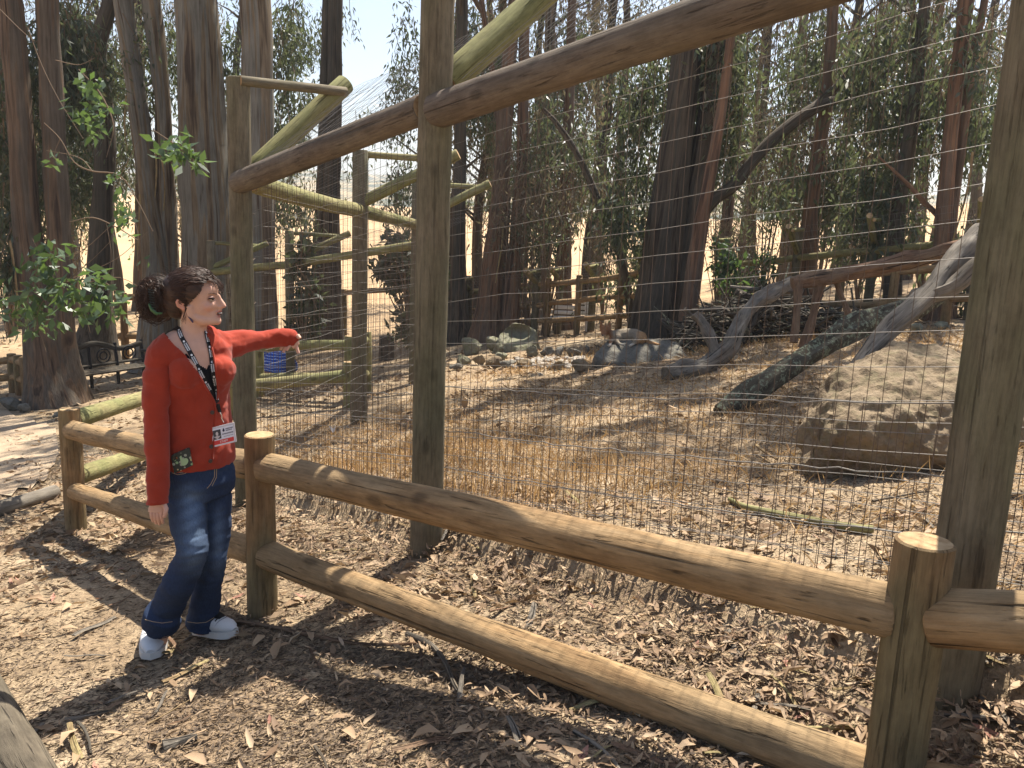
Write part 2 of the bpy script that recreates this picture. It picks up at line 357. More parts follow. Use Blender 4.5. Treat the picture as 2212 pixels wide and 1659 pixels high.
def hills_mat():
    t = NT('far_hills', 1.0, 0.0); p = t.pos()
    n = t.noise(p, 0.03, 5, 0.65); t.color(t.ramp(n, [(0.42, (0.36, 0.27, 0.15)), (0.52, (0.10, 0.11, 0.07)), (0.6, (0.05, 0.065, 0.045))])); return t.mat
M['hills'] = hills_mat()
def build_hills():
    az = np.radians(np.arange(-75, 76, 0.75)); rr = np.linspace(380, 1000, 24)
    Az, Rr = np.meshgrid(az, rr); t = (Rr - 380) / 620
    Hh = 50 * np.sin(np.clip(t, 0, 1) * np.pi / 2) * (0.75 + 0.55 * fbm(Az * 5, Rr * 0.0035, 4, 77)) + .5
    V = np.stack([Rr * np.sin(Az), Rr * np.cos(Az), Hh], -1).reshape(-1, 3); n = len(az)
    F = [(i * n + j, i * n + j + 1, (i + 1) * n + j + 1, (i + 1) * n + j) for i in range(len(rr) - 1) for j in range(n - 1)]
    tag(MB().add(V, F).build('hills', M['hills']), kind='structure')
build_hills()
# pale trodden path on the left
def build_path():
    pts = [(-60, 870), (60, 905), (120, 925), (128, 985), (95, 1045), (10, 1075), (-70, 1090)]
    q = np.array([at(*p)[:2] for p in pts]); c = q.mean(0)
    V = []; F = []; n = len(q)
    ks = 10
    for i in range(ks + 1):
        for j in range(n * 6):
            a = q[j // 6]; b = q[(j // 6 + 1) % n]; e = a + (b - a) * (j % 6) / 6
            e = e * (1 + 0.02 * math.sin(j * 2.1))
            p = c + (e - c) * (i / ks); V.append((p[0], p[1], gz(p[0], p[1]) + 0.022))
    m = n * 6
    for i in range(ks):
        for j in range(m): F.append((i * m + j, i * m + (j + 1) % m, (i + 1) * m + (j + 1) % m, (i + 1) * m + j))
    t = NT('trodden_path', 0.95, 0.1); p = t.pos()
    c_ = t.ramp(t.noise(p, 3, 5), [(0.3, (0.32, 0.235, 0.16)), (0.7, (0.42, 0.33, 0.23))])
    t.color(t.mix(0.6, c_, t.ramp(t.noise(p, 60, 4), [(0.3, 0.6), (0.65, 1.2)]), 'MULTIPLY')); t.bump(t.noise(p, 40, 5), 0.6, 0.02)
    tag(MB().add(V, F).build('path', t.mat), kind='structure')
build_path()

# ------------------------------------------------------------------ post-and-rail fences
WOOD = [M['rail_wood'], M['cut']]; PWOOD = [M['post_wood'], M['cut']]; TWOOD = [M['tall_wood'], M['cut']]; BWOOD = [M['beam_wood'], M['cut']]; MWOOD = [M['mossy_wood'], M['cut']]
def part_log(name, a, b, r0, r1, mats, parent, **kw):
    return MB().log(a, b, r0, r1, **kw).build(name, mats, parent)
Z3 = np.array([0, 0, 1.0])
def path_fence():
    root = thing('rail_fence', 'round log rail fence running between the leaf path and the tall wire enclosure', 'fence', at(567, 1325))
    bl, bm_ = at(165, 1145), at(567, 1325)
    br = on(1925, 1700, 2.36); br[2] = gz(br[0], br[1])
    tops = {}
    for k, (b, py, r, lean) in enumerate(((bl, 882, .072, 0), (bm_, 938, .068, 0), (br, 1168, .076, 0))):
        h = hgt(b, py); part_log('post', b - Z3 * 0.15, b + Z3 * h, r * 1.02, r * .98, PWOOD, root, n=28, seg=12, wob=0.03, bevel=0.06)
        tops[k] = h
    dl = unit(br - bm_); b4 = br + dl * 2.3; b4[2] = gz(b4[0], b4[1]); h4 = 0.9
    part_log('post', b4 - Z3 * .15, b4 + Z3 * h4, .075, .073, PWOOD, root, n=20)
    # rails butt between the posts, set just beyond their centre line
    off = np.array([dl[1], -dl[0], 0]); off = off if off[1] > 0 else -off
    def rail(b0, b1, h0, h1, r0, r1, g0=.035, g1=.035):
        d = unit(b1 - b0); a = b0 + Z3 * h0 + d * g0; c = b1 + Z3 * h1 - d * g1
        part_log('rail', a, c, r0, r1, WOOD, root, n=32, seg=26, bend=0.006, wob=0.05, bevel=0.1)
    def hh(b, px, py): return hgt(b, py)
    hm1, hm2 = hgt(bm_, 1008), hgt(bm_, 1196); hl1, hl2 = hgt(bl, 928), hgt(bl, 1060)
    q = on(1925, 1294, 2.36); hr1 = q[2] - br[2]; hr2 = on(1905, 1668, 2.40)[2] - br[2]
    rail(bl, bm_, hl1, hm1, .066, .069); rail(bl, bm_, hl2, hm2, .062, .066)
    rail(bm_, br, hm1, hr1, .067, .075); rail(bm_, br, hm2, hr2, .065, .073)
    rail(br, b4, hr1 - .0, .62, .075, .07); rail(br, b4, hr2, .22, .07, .07)
    return bl, bm_, br
BL, BM, BR = path_fence()
def return_fence():
    root = thing('rail_fence', 'short return of log rails going back from the left corner post towards the enclosure', 'fence', BL)
    e = at(505, 845); d = unit((e - BL) * np.array([1, 1, 0]))
    for h0, py1 in ((hgt(BL, 912), 800), (hgt(BL, 1035), 905)):
        b = on(505, py1, dep(e)); a = BL + Z3 * h0 + d * .06
        part_log('rail', a, b, .068, .062, MWOOD, root, n=20, seg=14, bend=.01)
    for px, py, top in ((322, 985, 868), (505, 900, 790)):
        s_ = (px - 165) / 340.; b = BL + (e - BL) * s_; b[2] = gz(b[0], b[1])
        part_log('post', b - Z3 * .1, b + Z3 * .88, .062, .06, PWOOD, root, n=16)
return_fence()

# ------------------------------------------------------------------ tall wire enclosure
PM, PL_ = at(920, 1195), at(533, 1090)
PR = on(2042, 1505, 2.72); PR[2] = gz(PR[0], PR[1])
HB, HT = 2.36, 3.02          # beam height, post height
dF = unit((PL_ - PR) * np.array([1, 1, 0])); nF = np.array([dF[1], -dF[0], 0]); nF = nF if nF[1] > 0 else -nF
PR2 = PR - dF * 2.6; PR2[2] = gz(PR2[0], PR2[1])
def wires(mb, p0, p1, z0, z1, sv, sh, r, off, top0, top1, phase=0.0, r2=None):
    """welded wire: verticals every sv, horizontals every sh, following the ground between p0 and p1"""
    L = np.linalg.norm((p1 - p0)[:2]); d = (p1 - p0) / L
    nv = int(L / sv)
    for i in range(nv + 1):
        s_ = min(L, (i + phase) * sv); q = p0 + d * s_ + off; g0 = q[2] + z0; tt = q[2] + top0 + (top1 - top0) * s_ / L
        zz = np.linspace(g0, tt, 6); jit = RNG.normal(size=(6, 2)) * 0.0025
        mb.tube(np.stack([q[0] + jit[:, 0], q[1] + jit[:, 1], zz], 1), r, 4, mi=1, cap=False)
    k = 0; hgt_ = max(top0, top1)
    while z0 + (k + phase) * sh < hgt_:
        z = z0 + (k + phase) * sh; ns = max(4, int(L / 0.35)); t = np.linspace(0, 1, ns)
        sag = 0.006 * np.sin(t * 17 + k) + RNG.normal(size=ns) * 0.003
        P = p0 + np.outer(t, p1 - p0) + off + np.outer(sag + z, Z3)
        mb.tube(P, r2 or r, 4, cap=False); k += 1
WIRE = plain('galvanised_wire', (0.21, 0.195, 0.175), 0.6, 0.4, 0.4)
RUST = plain('rusty_wire', (0.13, 0.095, 0.07), 0.7, 0.3, 0.2)
WIRES = [WIRE, RUST]
def pen_front():
    root = thing('enclosure_fence', 'tall wire mesh enclosure front with three round posts and one long beam', 'fence', PM)
    posts = [PR2, PR, PM, PL_]
    for b, r, h in ((PR, .092, HT), (PM, .084, HT), (PL_, .079, HT), (PR2, .09, HT)):
        part_log('post', b - Z3 * .3, b + Z3 * h, r * 1.03, r * .97, TWOOD, root, n=30, seg=16, wob=.025, bevel=.05)
    hb = [HB, HB, HB, HB]
    # the beams stand on the pen-side face of the posts
    ob = nF * 0.03 - dF * 0.0
    def bm(a, b, ha, hb_, ra, rb, t0, t1):
        A = a + Z3 * ha + dF * t0 - nF * .02; Bq = b + Z3 * hb_ - dF * t1 - nF * .02
        part_log('beam', A, Bq, ra, rb, BWOOD, root, n=30, seg=20, bend=.012, wob=.04)
    hM, hL = hgt(PM, 243), hgt(PL_, 395)
    hR = (PM[2] + hM + (PM[2] + hM - PL_[2] - hL) / np.linalg.norm((PM - PL_)[:2]) * np.linalg.norm((PR - PM)[:2])) - PR[2]
    bm(PR, PM, hR, hM, .088, .082, -.02, .03); bm(PM, PL_, hM + .02, hL, .073, .078, .06, .02); bm(PR2, PR, hR, hR, .09, .088, .1, .1)
    # overhang brackets
    for b, tip_px, r in ((PL_, (757, 188), .072), (PM, None, .074), (PR, None, .075)):
        zt = b[2] + HT - .05
        a = b + Z3 * (HB + (.02 if b is PL_ else .08)) + nF * .06
        tip = b + nF * 0.80 + Z3 * (HT + .03)
        part_log('bracket', a, tip + unit(tip - a) * .06, r, r, MWOOD, root, n=22, seg=8, wob=.03)
        part_log('bracket_tie', b + Z3 * (HT - .03) - dF * .07 - nF * .02, tip - dF * .07 + Z3 * -.03, .034, .034, TWOOD, root, n=12, seg=6)
    mb = MB(); o = nF * .10
    for a, b in ((PR2, PR), (PR, PM), (PM, PL_)): wires(mb, a, b, 0.02, 0, .058, .112, .0012, o, HB, HB, 0.0, .00125)
    w = mb.build('wire_mesh', WIRES, root); tag(w, kind='stuff')
    mb = MB(); o = nF * .115
    for a, b in ((PR2, PR), (PR, PM), (PM, PL_)): wires(mb, a, b, 0.0, 0, .05, .10, .0016, o, .92, .92, 0.4, .0014)
    tag(mb.build('lower_mesh', WIRES, root), kind='stuff')
    # thicker pale strands stretched across the lower mesh
    for hs in (.50, .70, .90):
        for a, b in ((PR2, PR), (PR, PM), (PM, PL_)):
            n_ = 40; t = np.linspace(0, 1, n_); k_ = RNG.normal(size=n_) * .0035
            P = a + np.outer(t, b - a) + nF * .093 + np.outer(hs + (RNG.normal() * .02) + k_ - .02 * np.sin(t * np.pi), Z3)
            MB().tube(P, .0026, 5, cap=False).build('strand', WIRE, root)
    # staples pinning the mesh to the posts
    mb = MB()
    for b, r in ((PR, .092), (PM, .084), (PL_, .079)):
        for z in np.arange(.25, 2.2, .31): mb.tube([b + Z3 * z + dF * .03 + nF * (r * .9), b + Z3 * (z + .01) + nF * (r + .022), b + Z3 * z - dF * .03 + nF * (r * .9)], .002, 5)
    tag(mb.build('staples', RUST, root), kind='stuff')
    # slanted overhang netting between the bracket tips
    mb = MB()
    for a, b in ((PR2, PR), (PR, PM), (PM, PL_)):
        L = np.linalg.norm(b - a)
        for i in range(int(L / .062)):
            q = a + (b - a) * (i + .5) * .062 / L
            mb.tube(np.array([q + Z3 * (HB + .08) + nF * .08, q + Z3 * (HB + .36) + nF * .44 + RNG.normal(size=3) * .006, q + Z3 * (HT - .02) + nF * .80]), .0013, 4, cap=False)
        for j in range(7):
            t = j / 6; n_ = 8; tt = np.linspace(0, 1, n_)
            P = a + np.outer(tt, b - a) + Z3 * (HB + .08 + t * (HT - HB - .1)) + nF * (.08 + .72 * t) + RNG.normal(size=(n_, 3)) * .006
            mb.tube(P, .0011, 4, cap=False)
    tag(mb.build('overhang_netting', WIRE, root), kind='stuff')
pen_front()
def fence_run(root, posts, hb, ht, r, nrm, bracket=1.0, mesh=True, mat=None, sp=(.11, .16), wr=.0022, beam_r=None, brk=(True,) * 20, first_post=True, bside=0.0):
    mat = mat or TWOOD
    for k, b in enumerate(posts):
        if k == 0 and not first_post: continue
        part_log('post', b - Z3 * .2, b + Z3 * ht, r * 1.03, r * .96, mat, root, n=16, seg=8)
        if bracket and brk[k]:
            tip = b + nrm * bracket + Z3 * ht * 0.99; a = b + Z3 * (hb + .1) + nrm * .04
            part_log('bracket', a, tip + unit(tip - a) * .05, r * .72, r * .7, MWOOD, root, n=12, seg=5)
            d_ = np.array([-nrm[1], nrm[0], 0])
            part_log('bracket_tie', b + Z3 * (ht - .04) + d_ * .07, tip + d_ * .07 - Z3 * .04, r * .42, r * .42, MWOOD, root, n=8, seg=4)
    mb = MB()
    for a, b in zip(posts[:-1], posts[1:]):
        d_ = unit(b - a)
        part_log('beam', a + Z3 * hb + d_ * r * .5 + nrm * bside, b + Z3 * hb - d_ * r * .5 + nrm * bside, beam_r or r * .85, beam_r or r * .85, MWOOD, root, n=14, seg=8, bend=.015)
        if mesh: wires(mb, a, b, .02, 0, sp[0], sp[1], wr, nrm * (r + .01), hb, hb)
        if bracket and mesh:
            L = np.linalg.norm(b - a)
            for i in range(int(L / .1)):
                q = a + (b - a) * (i + .5) * .1 / L
                mb.tube(np.array([q + Z3 * (hb + .06) + nrm * .06, q + Z3 * ht * .98 + nrm * bracket]), wr * .7, 3, cap=False)
            for j in range(6):
                t = j / 5; mb.tube(np.array([a + Z3 * (hb + .06 + t * (ht - hb - .08)) + nrm * (.06 + (bracket - .06) * t), b + Z3 * (hb + .06 + t * (ht - hb - .08)) + nrm * (.06 + (bracket - .06) * t)]), wr * .7, 3, cap=False)
    if mesh: tag(mb.build('wire_mesh', WIRES, root), kind='stuff')
P2 = at(775, 915)
dS = unit((P2 - PL_) * np.array([1, 1, 0])); nS = np.array([dS[1], -dS[0], 0]); nS = nS if nS[0] > 0 else -nS
LS = np.linalg.norm((P2 - PL_)[:2]); P3 = P2 + dS * LS; P3[2] = gz(P3[0], P3[1])
def pen_side():
    root = thing('enclosure_fence', 'left side of the wire enclosure, going back from the corner post behind the woman', 'fence', P2)
    fence_run(root, [PL_ + dS * .17, P2, P3], HB - .02, HT - .05, .085, nS, 1.0, sp=(.058, .112), wr=.0013, brk=(False, True, True), first_post=False)
pen_side()
def neighbour():
    a = at(628, 835); b = P3 + dS * .2 + nS * .05
    root = thing('enclosure_fence', 'neighbouring pale log frame of posts and beam behind the left side mesh', 'fence', a)
    d = unit((b - a) * np.array([1, 1, 0])); n_ = np.array([d[1], -d[0], 0]); n_ = n_ if n_[1] > 0 else -n_
    c = a - d * 2.0; c[2] = gz(c[0], c[1]); ht = hgt(a, 498); hb = hgt(a, 572)
    fence_run(root, [c, a, b], hb, ht, .075, unit(nS + n_ * .2), .95, sp=(.1, .12), brk=(True, True, False))
neighbour()
def back_fence():
    root = thing('enclosure_fence', 'back of the wire enclosure, a row of bracketed posts beyond the boulders', 'fence', at(1267, 712))
    defs = ((1010, 735, 606), (1153, 728, 577), (1204, 722, 585), (1276, 716, 568), (1385, 712, 545))
    ps = [at(x, y) for x, y, t in defs]
    ht = hgt(ps[3], 568); hb = hgt(ps[3], 606)
    fence_run(root, ps, hb, ht, .085, unit(np.array([-.35, -1, 0])), .75, sp=(.2, .2), wr=.003, beam_r=.06)
back_fence()
def back_fence_right():
    a = at(1556, 700); defs = ((1556, 700, 515), (1707, 697, 495), (1870, 694, 468), (2092, 690, 428))
    root = thing('enclosure_fence', 'mossy beam fence on leaning bracket posts behind the dead logs', 'fence', a)
    ps = [at(x, y) for x, y, t in defs]
    out = []
    for (x, y, t), p in zip(defs, ps): out.append(hgt(p, t))
    ht = float(np.mean(out)); hb = ht - .55
    fence_run(root, ps, hb, ht, .075, unit(np.array([-.6, -1, 0])), .8, sp=(.25, .2), wr=.003, beam_r=.06)
back_fence_right()
def low_fence(name_label, pts, heights, r, posts=True, mat=None, rr=None, ph=None):
    root = thing('rail_fence', name_label, 'fence', pts[0])
    for p in pts:
        part_log('post', p - Z3 * .1, p + Z3 * (ph or max(heights) + .12), r, r * .95, mat or PWOOD, root, n=10, seg=4)
    for a, b in zip(pts[:-1], pts[1:]):
        for h in heights: part_log('rail', a + Z3 * h, b + Z3 * h, rr or r * .85, rr or r * .8, mat or WOOD, root, n=10, seg=5, bend=.02)
    return root
low_fence('distant three-rail log fence crossing the tan field behind the boulders', [at(x, y) for x, y in ((985, 735), (1090, 731), (1180, 727), (1245, 723), (1335, 718), (1440, 712))], (.35, .75, 1.2), .07)
low_fence('two-rail log fence at the right, behind the leaning dead branch', [at(1690, 712), at(1805, 709), at(1920, 706), at(2040, 703), at(2200, 700)], (.4, .85), .07)
low_fence('log rail fence beside the person in blue, seen through the side mesh', [at(560, 858), at(757, 868), at(790, 850)], (.30, .78), .085, mat=MWOOD)
low_fence('sunlit log rail slanting in front of the person in blue', [at(505, 905), at(752, 880)], (.42,), .07, mat=MWOOD, rr=.08, ph=.6)
low_fence('single-rail field fence behind the leafy sprig at far left', [at(120, 775), at(272, 776), at(430, 778), at(560, 772)], (.55, 1.45), .09, ph=1.55)
low_fence('far dark field rail crossing behind the side fence', [at(690, 742), at(742, 742), at(880, 740), at(960, 738)], (1.35,), .085, ph=1.45)
low_fence('little log barrier of round-topped posts at the far left edge', [at(-40, 850), at(30, 848), at(44, 853), at(58, 858)], (.3, .62), .085)
# ------------------------------------------------------------------ trees
def in_gap(q):
    """openings of the wood where the photograph looks through to the sky or the field"""
    x, y = proj(q)
    if ((x - (800 + (y - 100) * -.12)) / 52) ** 2 + ((y - 110) / 190) ** 2 < 1: return True
    if ((x - 690) / 60) ** 2 + ((y - 280) / 70) ** 2 < 1: return True
    if ((x - 1665) / 45) ** 2 + ((y - 330) / 55) ** 2 < 1: return True
    if ((x - 2150) / 50) ** 2 + ((y - 400) / 60) ** 2 < 1: return True
    if 560 < x < 905 and 455 < y < 760: return True
    if 240 < x < 420 and 560 < y < 780: return True
    return False
def crown_pts(blobs, n, rng, per=26, spread=.5):
    """leaf positions: hanging sprays scattered through the blobs (centre, radii, weight)"""
    w = np.array([b[2] for b in blobs], float); w /= w.sum(); out = []; twigs = []
    ncl = max(1, n // per)
    pick = rng.choice(len(blobs), ncl, p=w)
    for i in pick:
        c, r, _ = blobs[i]
        u = unit(rng.normal(size=3)) * rng.random() ** .4
        q = np.asarray(c) + u * np.asarray(r)
        if q[2] < gz(q[0], q[1]) + .25 or in_gap(q): continue
        ln = spread * rng.uniform(.7, 1.7); sway = rng.normal(size=3) * .28; sway[2] = -1; sway = unit(sway)
        t = rng.random(per); P = q + np.outer(t * ln, sway) + rng.normal(size=(per, 3)) * .13 * spread / .5
        out.append(P); twigs.append((q, q + sway * ln))
    return (np.concatenate(out) if out else np.zeros((1, 3))), twigs
LEAF_TOTAL = [0]
def add_crown(root, blobs, n, mat, ln=(.10, .2), wd=.035, seed=0, per=26, spread=.5, twig=True, droop=1.0, rndshift=0.0):
    rng = np.random.default_rng(seed)
    P, tw = crown_pts(blobs, n, rng, per, spread)
    D = rng.normal(size=P.shape) * .55; D[:, 2] -= droop; D = unit(D)
    rnd = np.clip(rng.random(len(P)) * .8 + .1 + rndshift + .25 * fbm(P[:, 0] * .7 + P[:, 2] * .5, P[:, 1] * .7, 2, seed % 50), 0, 1)
    V = leaves(P, D, rng.uniform(ln[0], ln[1], len(P)), rng.uniform(.7, 1.3, len(P)) * wd, .15, rng)
    link('crown', quads_mesh('crown', V, 4, mat, rnd, [(0, 1, 2, 3)]), root); LEAF_TOTAL[0] += len(P)
    if twig:
        mb = MB()
        for a, b in tw[::2]:
            m_ = (a + b) / 2 + rng.normal(size=3) * .05
            mb.tube([a + Z3 * .25 + rng.normal(size=3) * .12, a, m_, b], [.011, .009, .006, .002], 3, cap=False)
        if mb.n: tag(mb.build('twigs', M['twig'], root), kind='stuff')
def trunk_mesh(mb, pts, rad, n=18, wob=.09, flare=0.0, sub=7):
    P = np.asarray(pts, float); rad = np.asarray(rad, float)
    k = len(P); t = np.linspace(0, k - 1, (k - 1) * sub + 1); i = np.clip(t.astype(int), 0, k - 2); f = t - i
    # Catmull-Rom through the surveyed points
    Pp = np.vstack([2 * P[0] - P[1], P, 2 * P[-1] - P[-2]]); p0, p1, p2, p3 = Pp[i], Pp[i + 1], Pp[i + 2], Pp[i + 3]; f_ = f[:, None]
    Q = .5 * (2 * p1 + (p2 - p0) * f_ + (2 * p0 - 5 * p1 + 4 * p2 - p3) * f_ ** 2 + (3 * p1 - p0 - 3 * p2 + p3) * f_ ** 3)
    r = rad[i] * (1 - f) + rad[i + 1] * f
    if flare: r = r * (1 + flare * np.exp(-np.linalg.norm(Q - Q[0], axis=1) / .55))
    mb.tube(Q, r, n, 0, True, None, wob)
def tree(label, base, stems, mat='bark', top=14.0, crown=None, ncrown=2500, lmat='leaf_far', group=None, name='eucalyptus_tree', flare=.5, strips=0, high=True, seed=None, nhigh=1700, leafln=(.12, .22), branches=3, depth=None, zoff=0.0):
    """stems: lists of (px, py, width in px); extended upward above the frame"""
    seed = seed if seed is not None else int(abs(stems[0][0][0]) * 7 + 3)
    rng = np.random.default_rng(seed)
    b = at(*base) if depth is None else on(base[0], base[1], depth)
    if depth is not None: b[2] = gz(b[0], b[1])
    d0 = dep(b); root = thing(name, label, 'tree', b, group); tops = []
    for s_i, st in enumerate(stems):
        P = []; R_ = []
        for (x, y, w) in st:
            q = CAM + ray(x, y) * (b[1] / ray(x, y)[1]); P.append(q + np.array([0, s_i * .12, 0])); R_.append(w / 2 * dep(q) / F_PX)
        P = np.array(P); 
        if P[0][2] > gz(P[0][0], P[0][1]) - .2 and s_i == 0 or P[0][2] < gz(P[0][0], P[0][1]) + 1.2:
            q0 = P[0].copy(); q0[2] = gz(q0[0], q0[1]) - .25
            if P[0][2] > q0[2] + .3: P = np.vstack([q0, P]); R_ = [R_[0]] + R_
        last = st[-1]
        if last[1] <= 5 and top:
            dirv = unit(P[-1] - P[-2]); dirv = unit(dirv + Z3 * .3)
            while P[-1][2] < top - 1:
                q = P[-1] + dirv * 2.4 + rng.normal(size=3) * .1; P = np.vstack([P, q]); R_.append(max(.03, R_[-1] * .82))
        mb = MB(); trunk_mesh(mb, P, R_, 20, .10, flare if s_i == 0 or True else 0)
        mb.build('trunk', M[mat], root); tops.append(P)
    # limbs
    mb = MB()
    for P in tops:
        if P[-1][2] < 8: continue
        for k in range(branches):
            i = rng.integers(max(1, len(P) // 2), len(P)); q = P[i] + Z3 * rng.uniform(-.5, .5)
            a = rng.uniform(0, 6.28); dv = np.array([math.cos(a), math.sin(a), .7])
            mb.tube([q, q + dv * .9, q + dv * 1.7 + Z3 * .5], [.06, .04, .012], 6)
    if mb.n: tag(mb.build('branches', M[mat], root), kind='stuff')
    if strips:
        for k in range(strips):
            P = tops[rng.integers(len(tops))]; i = rng.integers(1, min(4, len(P))); q = P[i] + np.array([rng.uniform(-.2, .2), -.22, 0])
            L = rng.uniform(.8, 1.8); n_ = 7; t = np.linspace(0, 1, n_)
            Q = q - np.outer(t * L, Z3) + np.outer(np.sin(t * 3 + k) * .07, [1, -.4, 0])
            MB().tube(Q, np.stack([.022 * (1 - t * .5), np.full(n_, .006)], 1), 6).build('bark_strip', M['strip'], root)
    blobs = []
    if crown:
        for (x, y, rx, ry, w) in crown:
            dq = d0 + rng.uniform(-.6, 1.6); c = on(x, y, dq); blobs.append((c, (rx * d0 / F_PX, 1.1, ry * d0 / F_PX), w))
        add_crown(root, blobs, int(ncrown * (1.0 if base[0] > 900 else .9)), M[lmat], leafln, .045 if d0 > 8 else .035, seed)
    if high:
        bl = []
        for P in tops:
            if P[-1][2] < 8: continue
            for k in range(3):
                q = P[-1] - Z3 * rng.uniform(0, 4.5) + np.array([rng.normal() * 1.3, rng.normal() * 1.3, 0])
                bl.append((q, (1.5, 1.5, 1.3), 1))
        add_crown(root, bl, nhigh, M[lmat], (.22, .36), .10, seed + 1, twig=False)
    return root
def near_trees():
    tree('huge twin-trunk eucalyptus with a flared dark base, at the far left beside the bench', (105, 875),
         [[(118, 872, 100), (98, 760, 80), (62, 520, 56), (42, 250, 50), (22, 0, 48)], [(122, 872, 100), (122, 740, 62), (118, 500, 50), (106, 250, 50), (94, 0, 48)]],
         'bark_brown', 15, [(30, 300, 70, 260, 3), (150, 120, 60, 130, 3), (20, 520, 40, 90, 1)], 9000, flare=.35, strips=1)
    tree('leaning dark brown trunk behind the bench, right of the huge twin trunk', (205, 795),
         [[(205, 795, 84), (212, 640, 56), (222, 460, 46), (226, 280, 42), (212, 110, 34), (238, 0, 30)]], 'bark_dark', 14,
         [(190, 100, 60, 120, 3), (170, 330, 45, 110, 2), (260, 230, 30, 120, 1), (150, 420, 50, 90, 1)], 7000)
    tree('pale twin stems that part just above the woman, with peeling yellow bark', (345, 800),
         [[(338, 800, 74), (340, 620, 62), (322, 420, 42), (296, 210, 40), (266, 0, 42)], [(362, 800, 50), (360, 560, 42), (350, 330, 36), (346, 210, 34), (322, 0, 40)]], 'bark', 14,
         [(350, 110, 40, 120, 2), (365, 330, 30, 60, 1)], 1700, strips=4)
    tree('broad grey eucalyptus trunk directly above the woman with a brown bark seam', (452, 800),
         [[(458, 800, 120), (452, 620, 112), (446, 470, 104), (436, 280, 100), (424, 0, 88)]], 'bark', 16, [(495, 130, 22, 110, 1)], 700, strips=3, flare=.2)
    tree('grey trunk standing right behind the left corner post of the enclosure', (568, 815),
         [[(566, 815, 66), (564, 600, 64), (558, 300, 66), (551, 0, 66)]], 'bark', 15, [(620, 230, 50, 110, 2), (610, 60, 50, 80, 2), (640, 420, 50, 60, 1)], 2600, flare=.2, strips=1)
    tree('pair of slender dark trunks in front of the white gap of sky', (703, 752),
         [[(716, 752, 50), (716, 500, 36), (722, 250, 32), (724, 0, 30)], [(686, 752, 40), (690, 500, 28), (698, 250, 22), (704, 0, 20)]], 'bark_dark', 15,
         [(660, 120, 60, 150, 3), (640, 590, 34, 100, 2), (670, 680, 26, 50, 1), (760, 20, 50, 40, 1)], 3000, flare=.15)
    tree('dark slim trunk just right of the middle tall post', (990, 742),
         [[(990, 742, 46), (990, 560, 30), (994, 300, 26), (998, 0, 24)]], 'bark_dark', 14, [(860, 130, 70, 150, 3), (870, 420, 50, 70, 1), (1000, 140, 50, 150, 2), (975, 620, 22, 60, 1)], 4200)
    tree('reddish eucalyptus with trunks leaning together, behind the hollow mossy boulder', (1058, 738),
         [[(1048, 738, 60), (1058, 620, 46), (1074, 480, 40), (1086, 330, 36), (1098, 150, 32), (1112, 0, 28)], [(1092, 738, 52), (1108, 600, 34), (1118, 480, 30), (1128, 330, 26), (1135, 0, 22)], [(1075, 736, 40), (1086, 560, 22), (1092, 400, 18), (1070, 200, 14), (1040, 0, 12)]],
         'bark_red', 15, [(1060, 160, 60, 160, 3), (1150, 330, 50, 120, 2), (1150, 520, 50, 70, 1)], 4200, strips=2, flare=.3)
    tree('big dark many-stemmed eucalyptus behind the lying animal', (1422, 733),
         [[(1408, 733, 96), (1430, 560, 84), (1450, 400, 74), (1474, 200, 66), (1496, 0, 58)], [(1450, 735, 80), (1478, 560, 56), (1508, 400, 48), (1540, 200, 46), (1570, 0, 42)],
          [(1430, 730, 46), (1520, 470, 28), (1593, 398, 27), (1663, 313, 27), (1766, 232, 25), (1844, 202, 16), (1920, 160, 14), (1998, 84, 13), (2096, 0, 12)],
          [(1766, 234, 20), (1830, 175, 17), (1914, 70, 15), (1972, 0, 12)]],
         'bark_dark', 15, [(1380, 250, 80, 200, 3), (1470, 130, 80, 150, 3), (1560, 220, 60, 170, 3), (1400, 500, 45, 90, 1), (1340, 440, 40, 90, 1)], 8500, strips=2, flare=.25, nhigh=1800)
    tree('reddish stem at the right foot of the many-stemmed eucalyptus', (1482, 738),
         [[(1484, 738, 40), (1492, 640, 36), (1512, 500, 32), (1530, 400, 26), (1556, 250, 22), (1590, 0, 18)]], 'bark_red', 14, [(1560, 100, 60, 120, 1)], 1200, flare=.2)
    tree('thin dark sapling curving up to the left in front of the wood', (1366, 716),
         [[(1366, 716, 18), (1358, 640, 18), (1342, 560, 17), (1318, 480, 17), (1296, 440, 16), (1250, 340, 14), (1205, 270, 12), (1172, 235, 9)]], 'bark_dark', None,
         [(1380, 560, 45, 70, 2), (1330, 600, 40, 40, 1), (1250, 300, 50, 60, 1), (1180, 230, 40, 50, 1)], 1500, flare=.1, high=False, branches=0)
    tree('brown trunk standing beyond the distant white poles', (1218, 712),
         [[(1218, 712, 34), (1218, 560, 31), (1222, 400, 28), (1230, 200, 22), (1236, 0, 18)]], 'bark_red', 14, [(1220, 380, 60, 120, 2), (1230, 150, 60, 150, 2), (1180, 470, 50, 60, 1)], 3600)
    tree('slender trunk left of the right-hand pair, half hidden in leaves', (1745, 690),
         [[(1742, 690, 34), (1750, 460, 32), (1768, 330, 30), (1786, 200, 26), (1800, 0, 22)]], 'bark_red', 14, [(1760, 120, 80, 150, 2), (1700, 360, 60, 90, 1), (1820, 380, 60, 110, 2)], 4500)
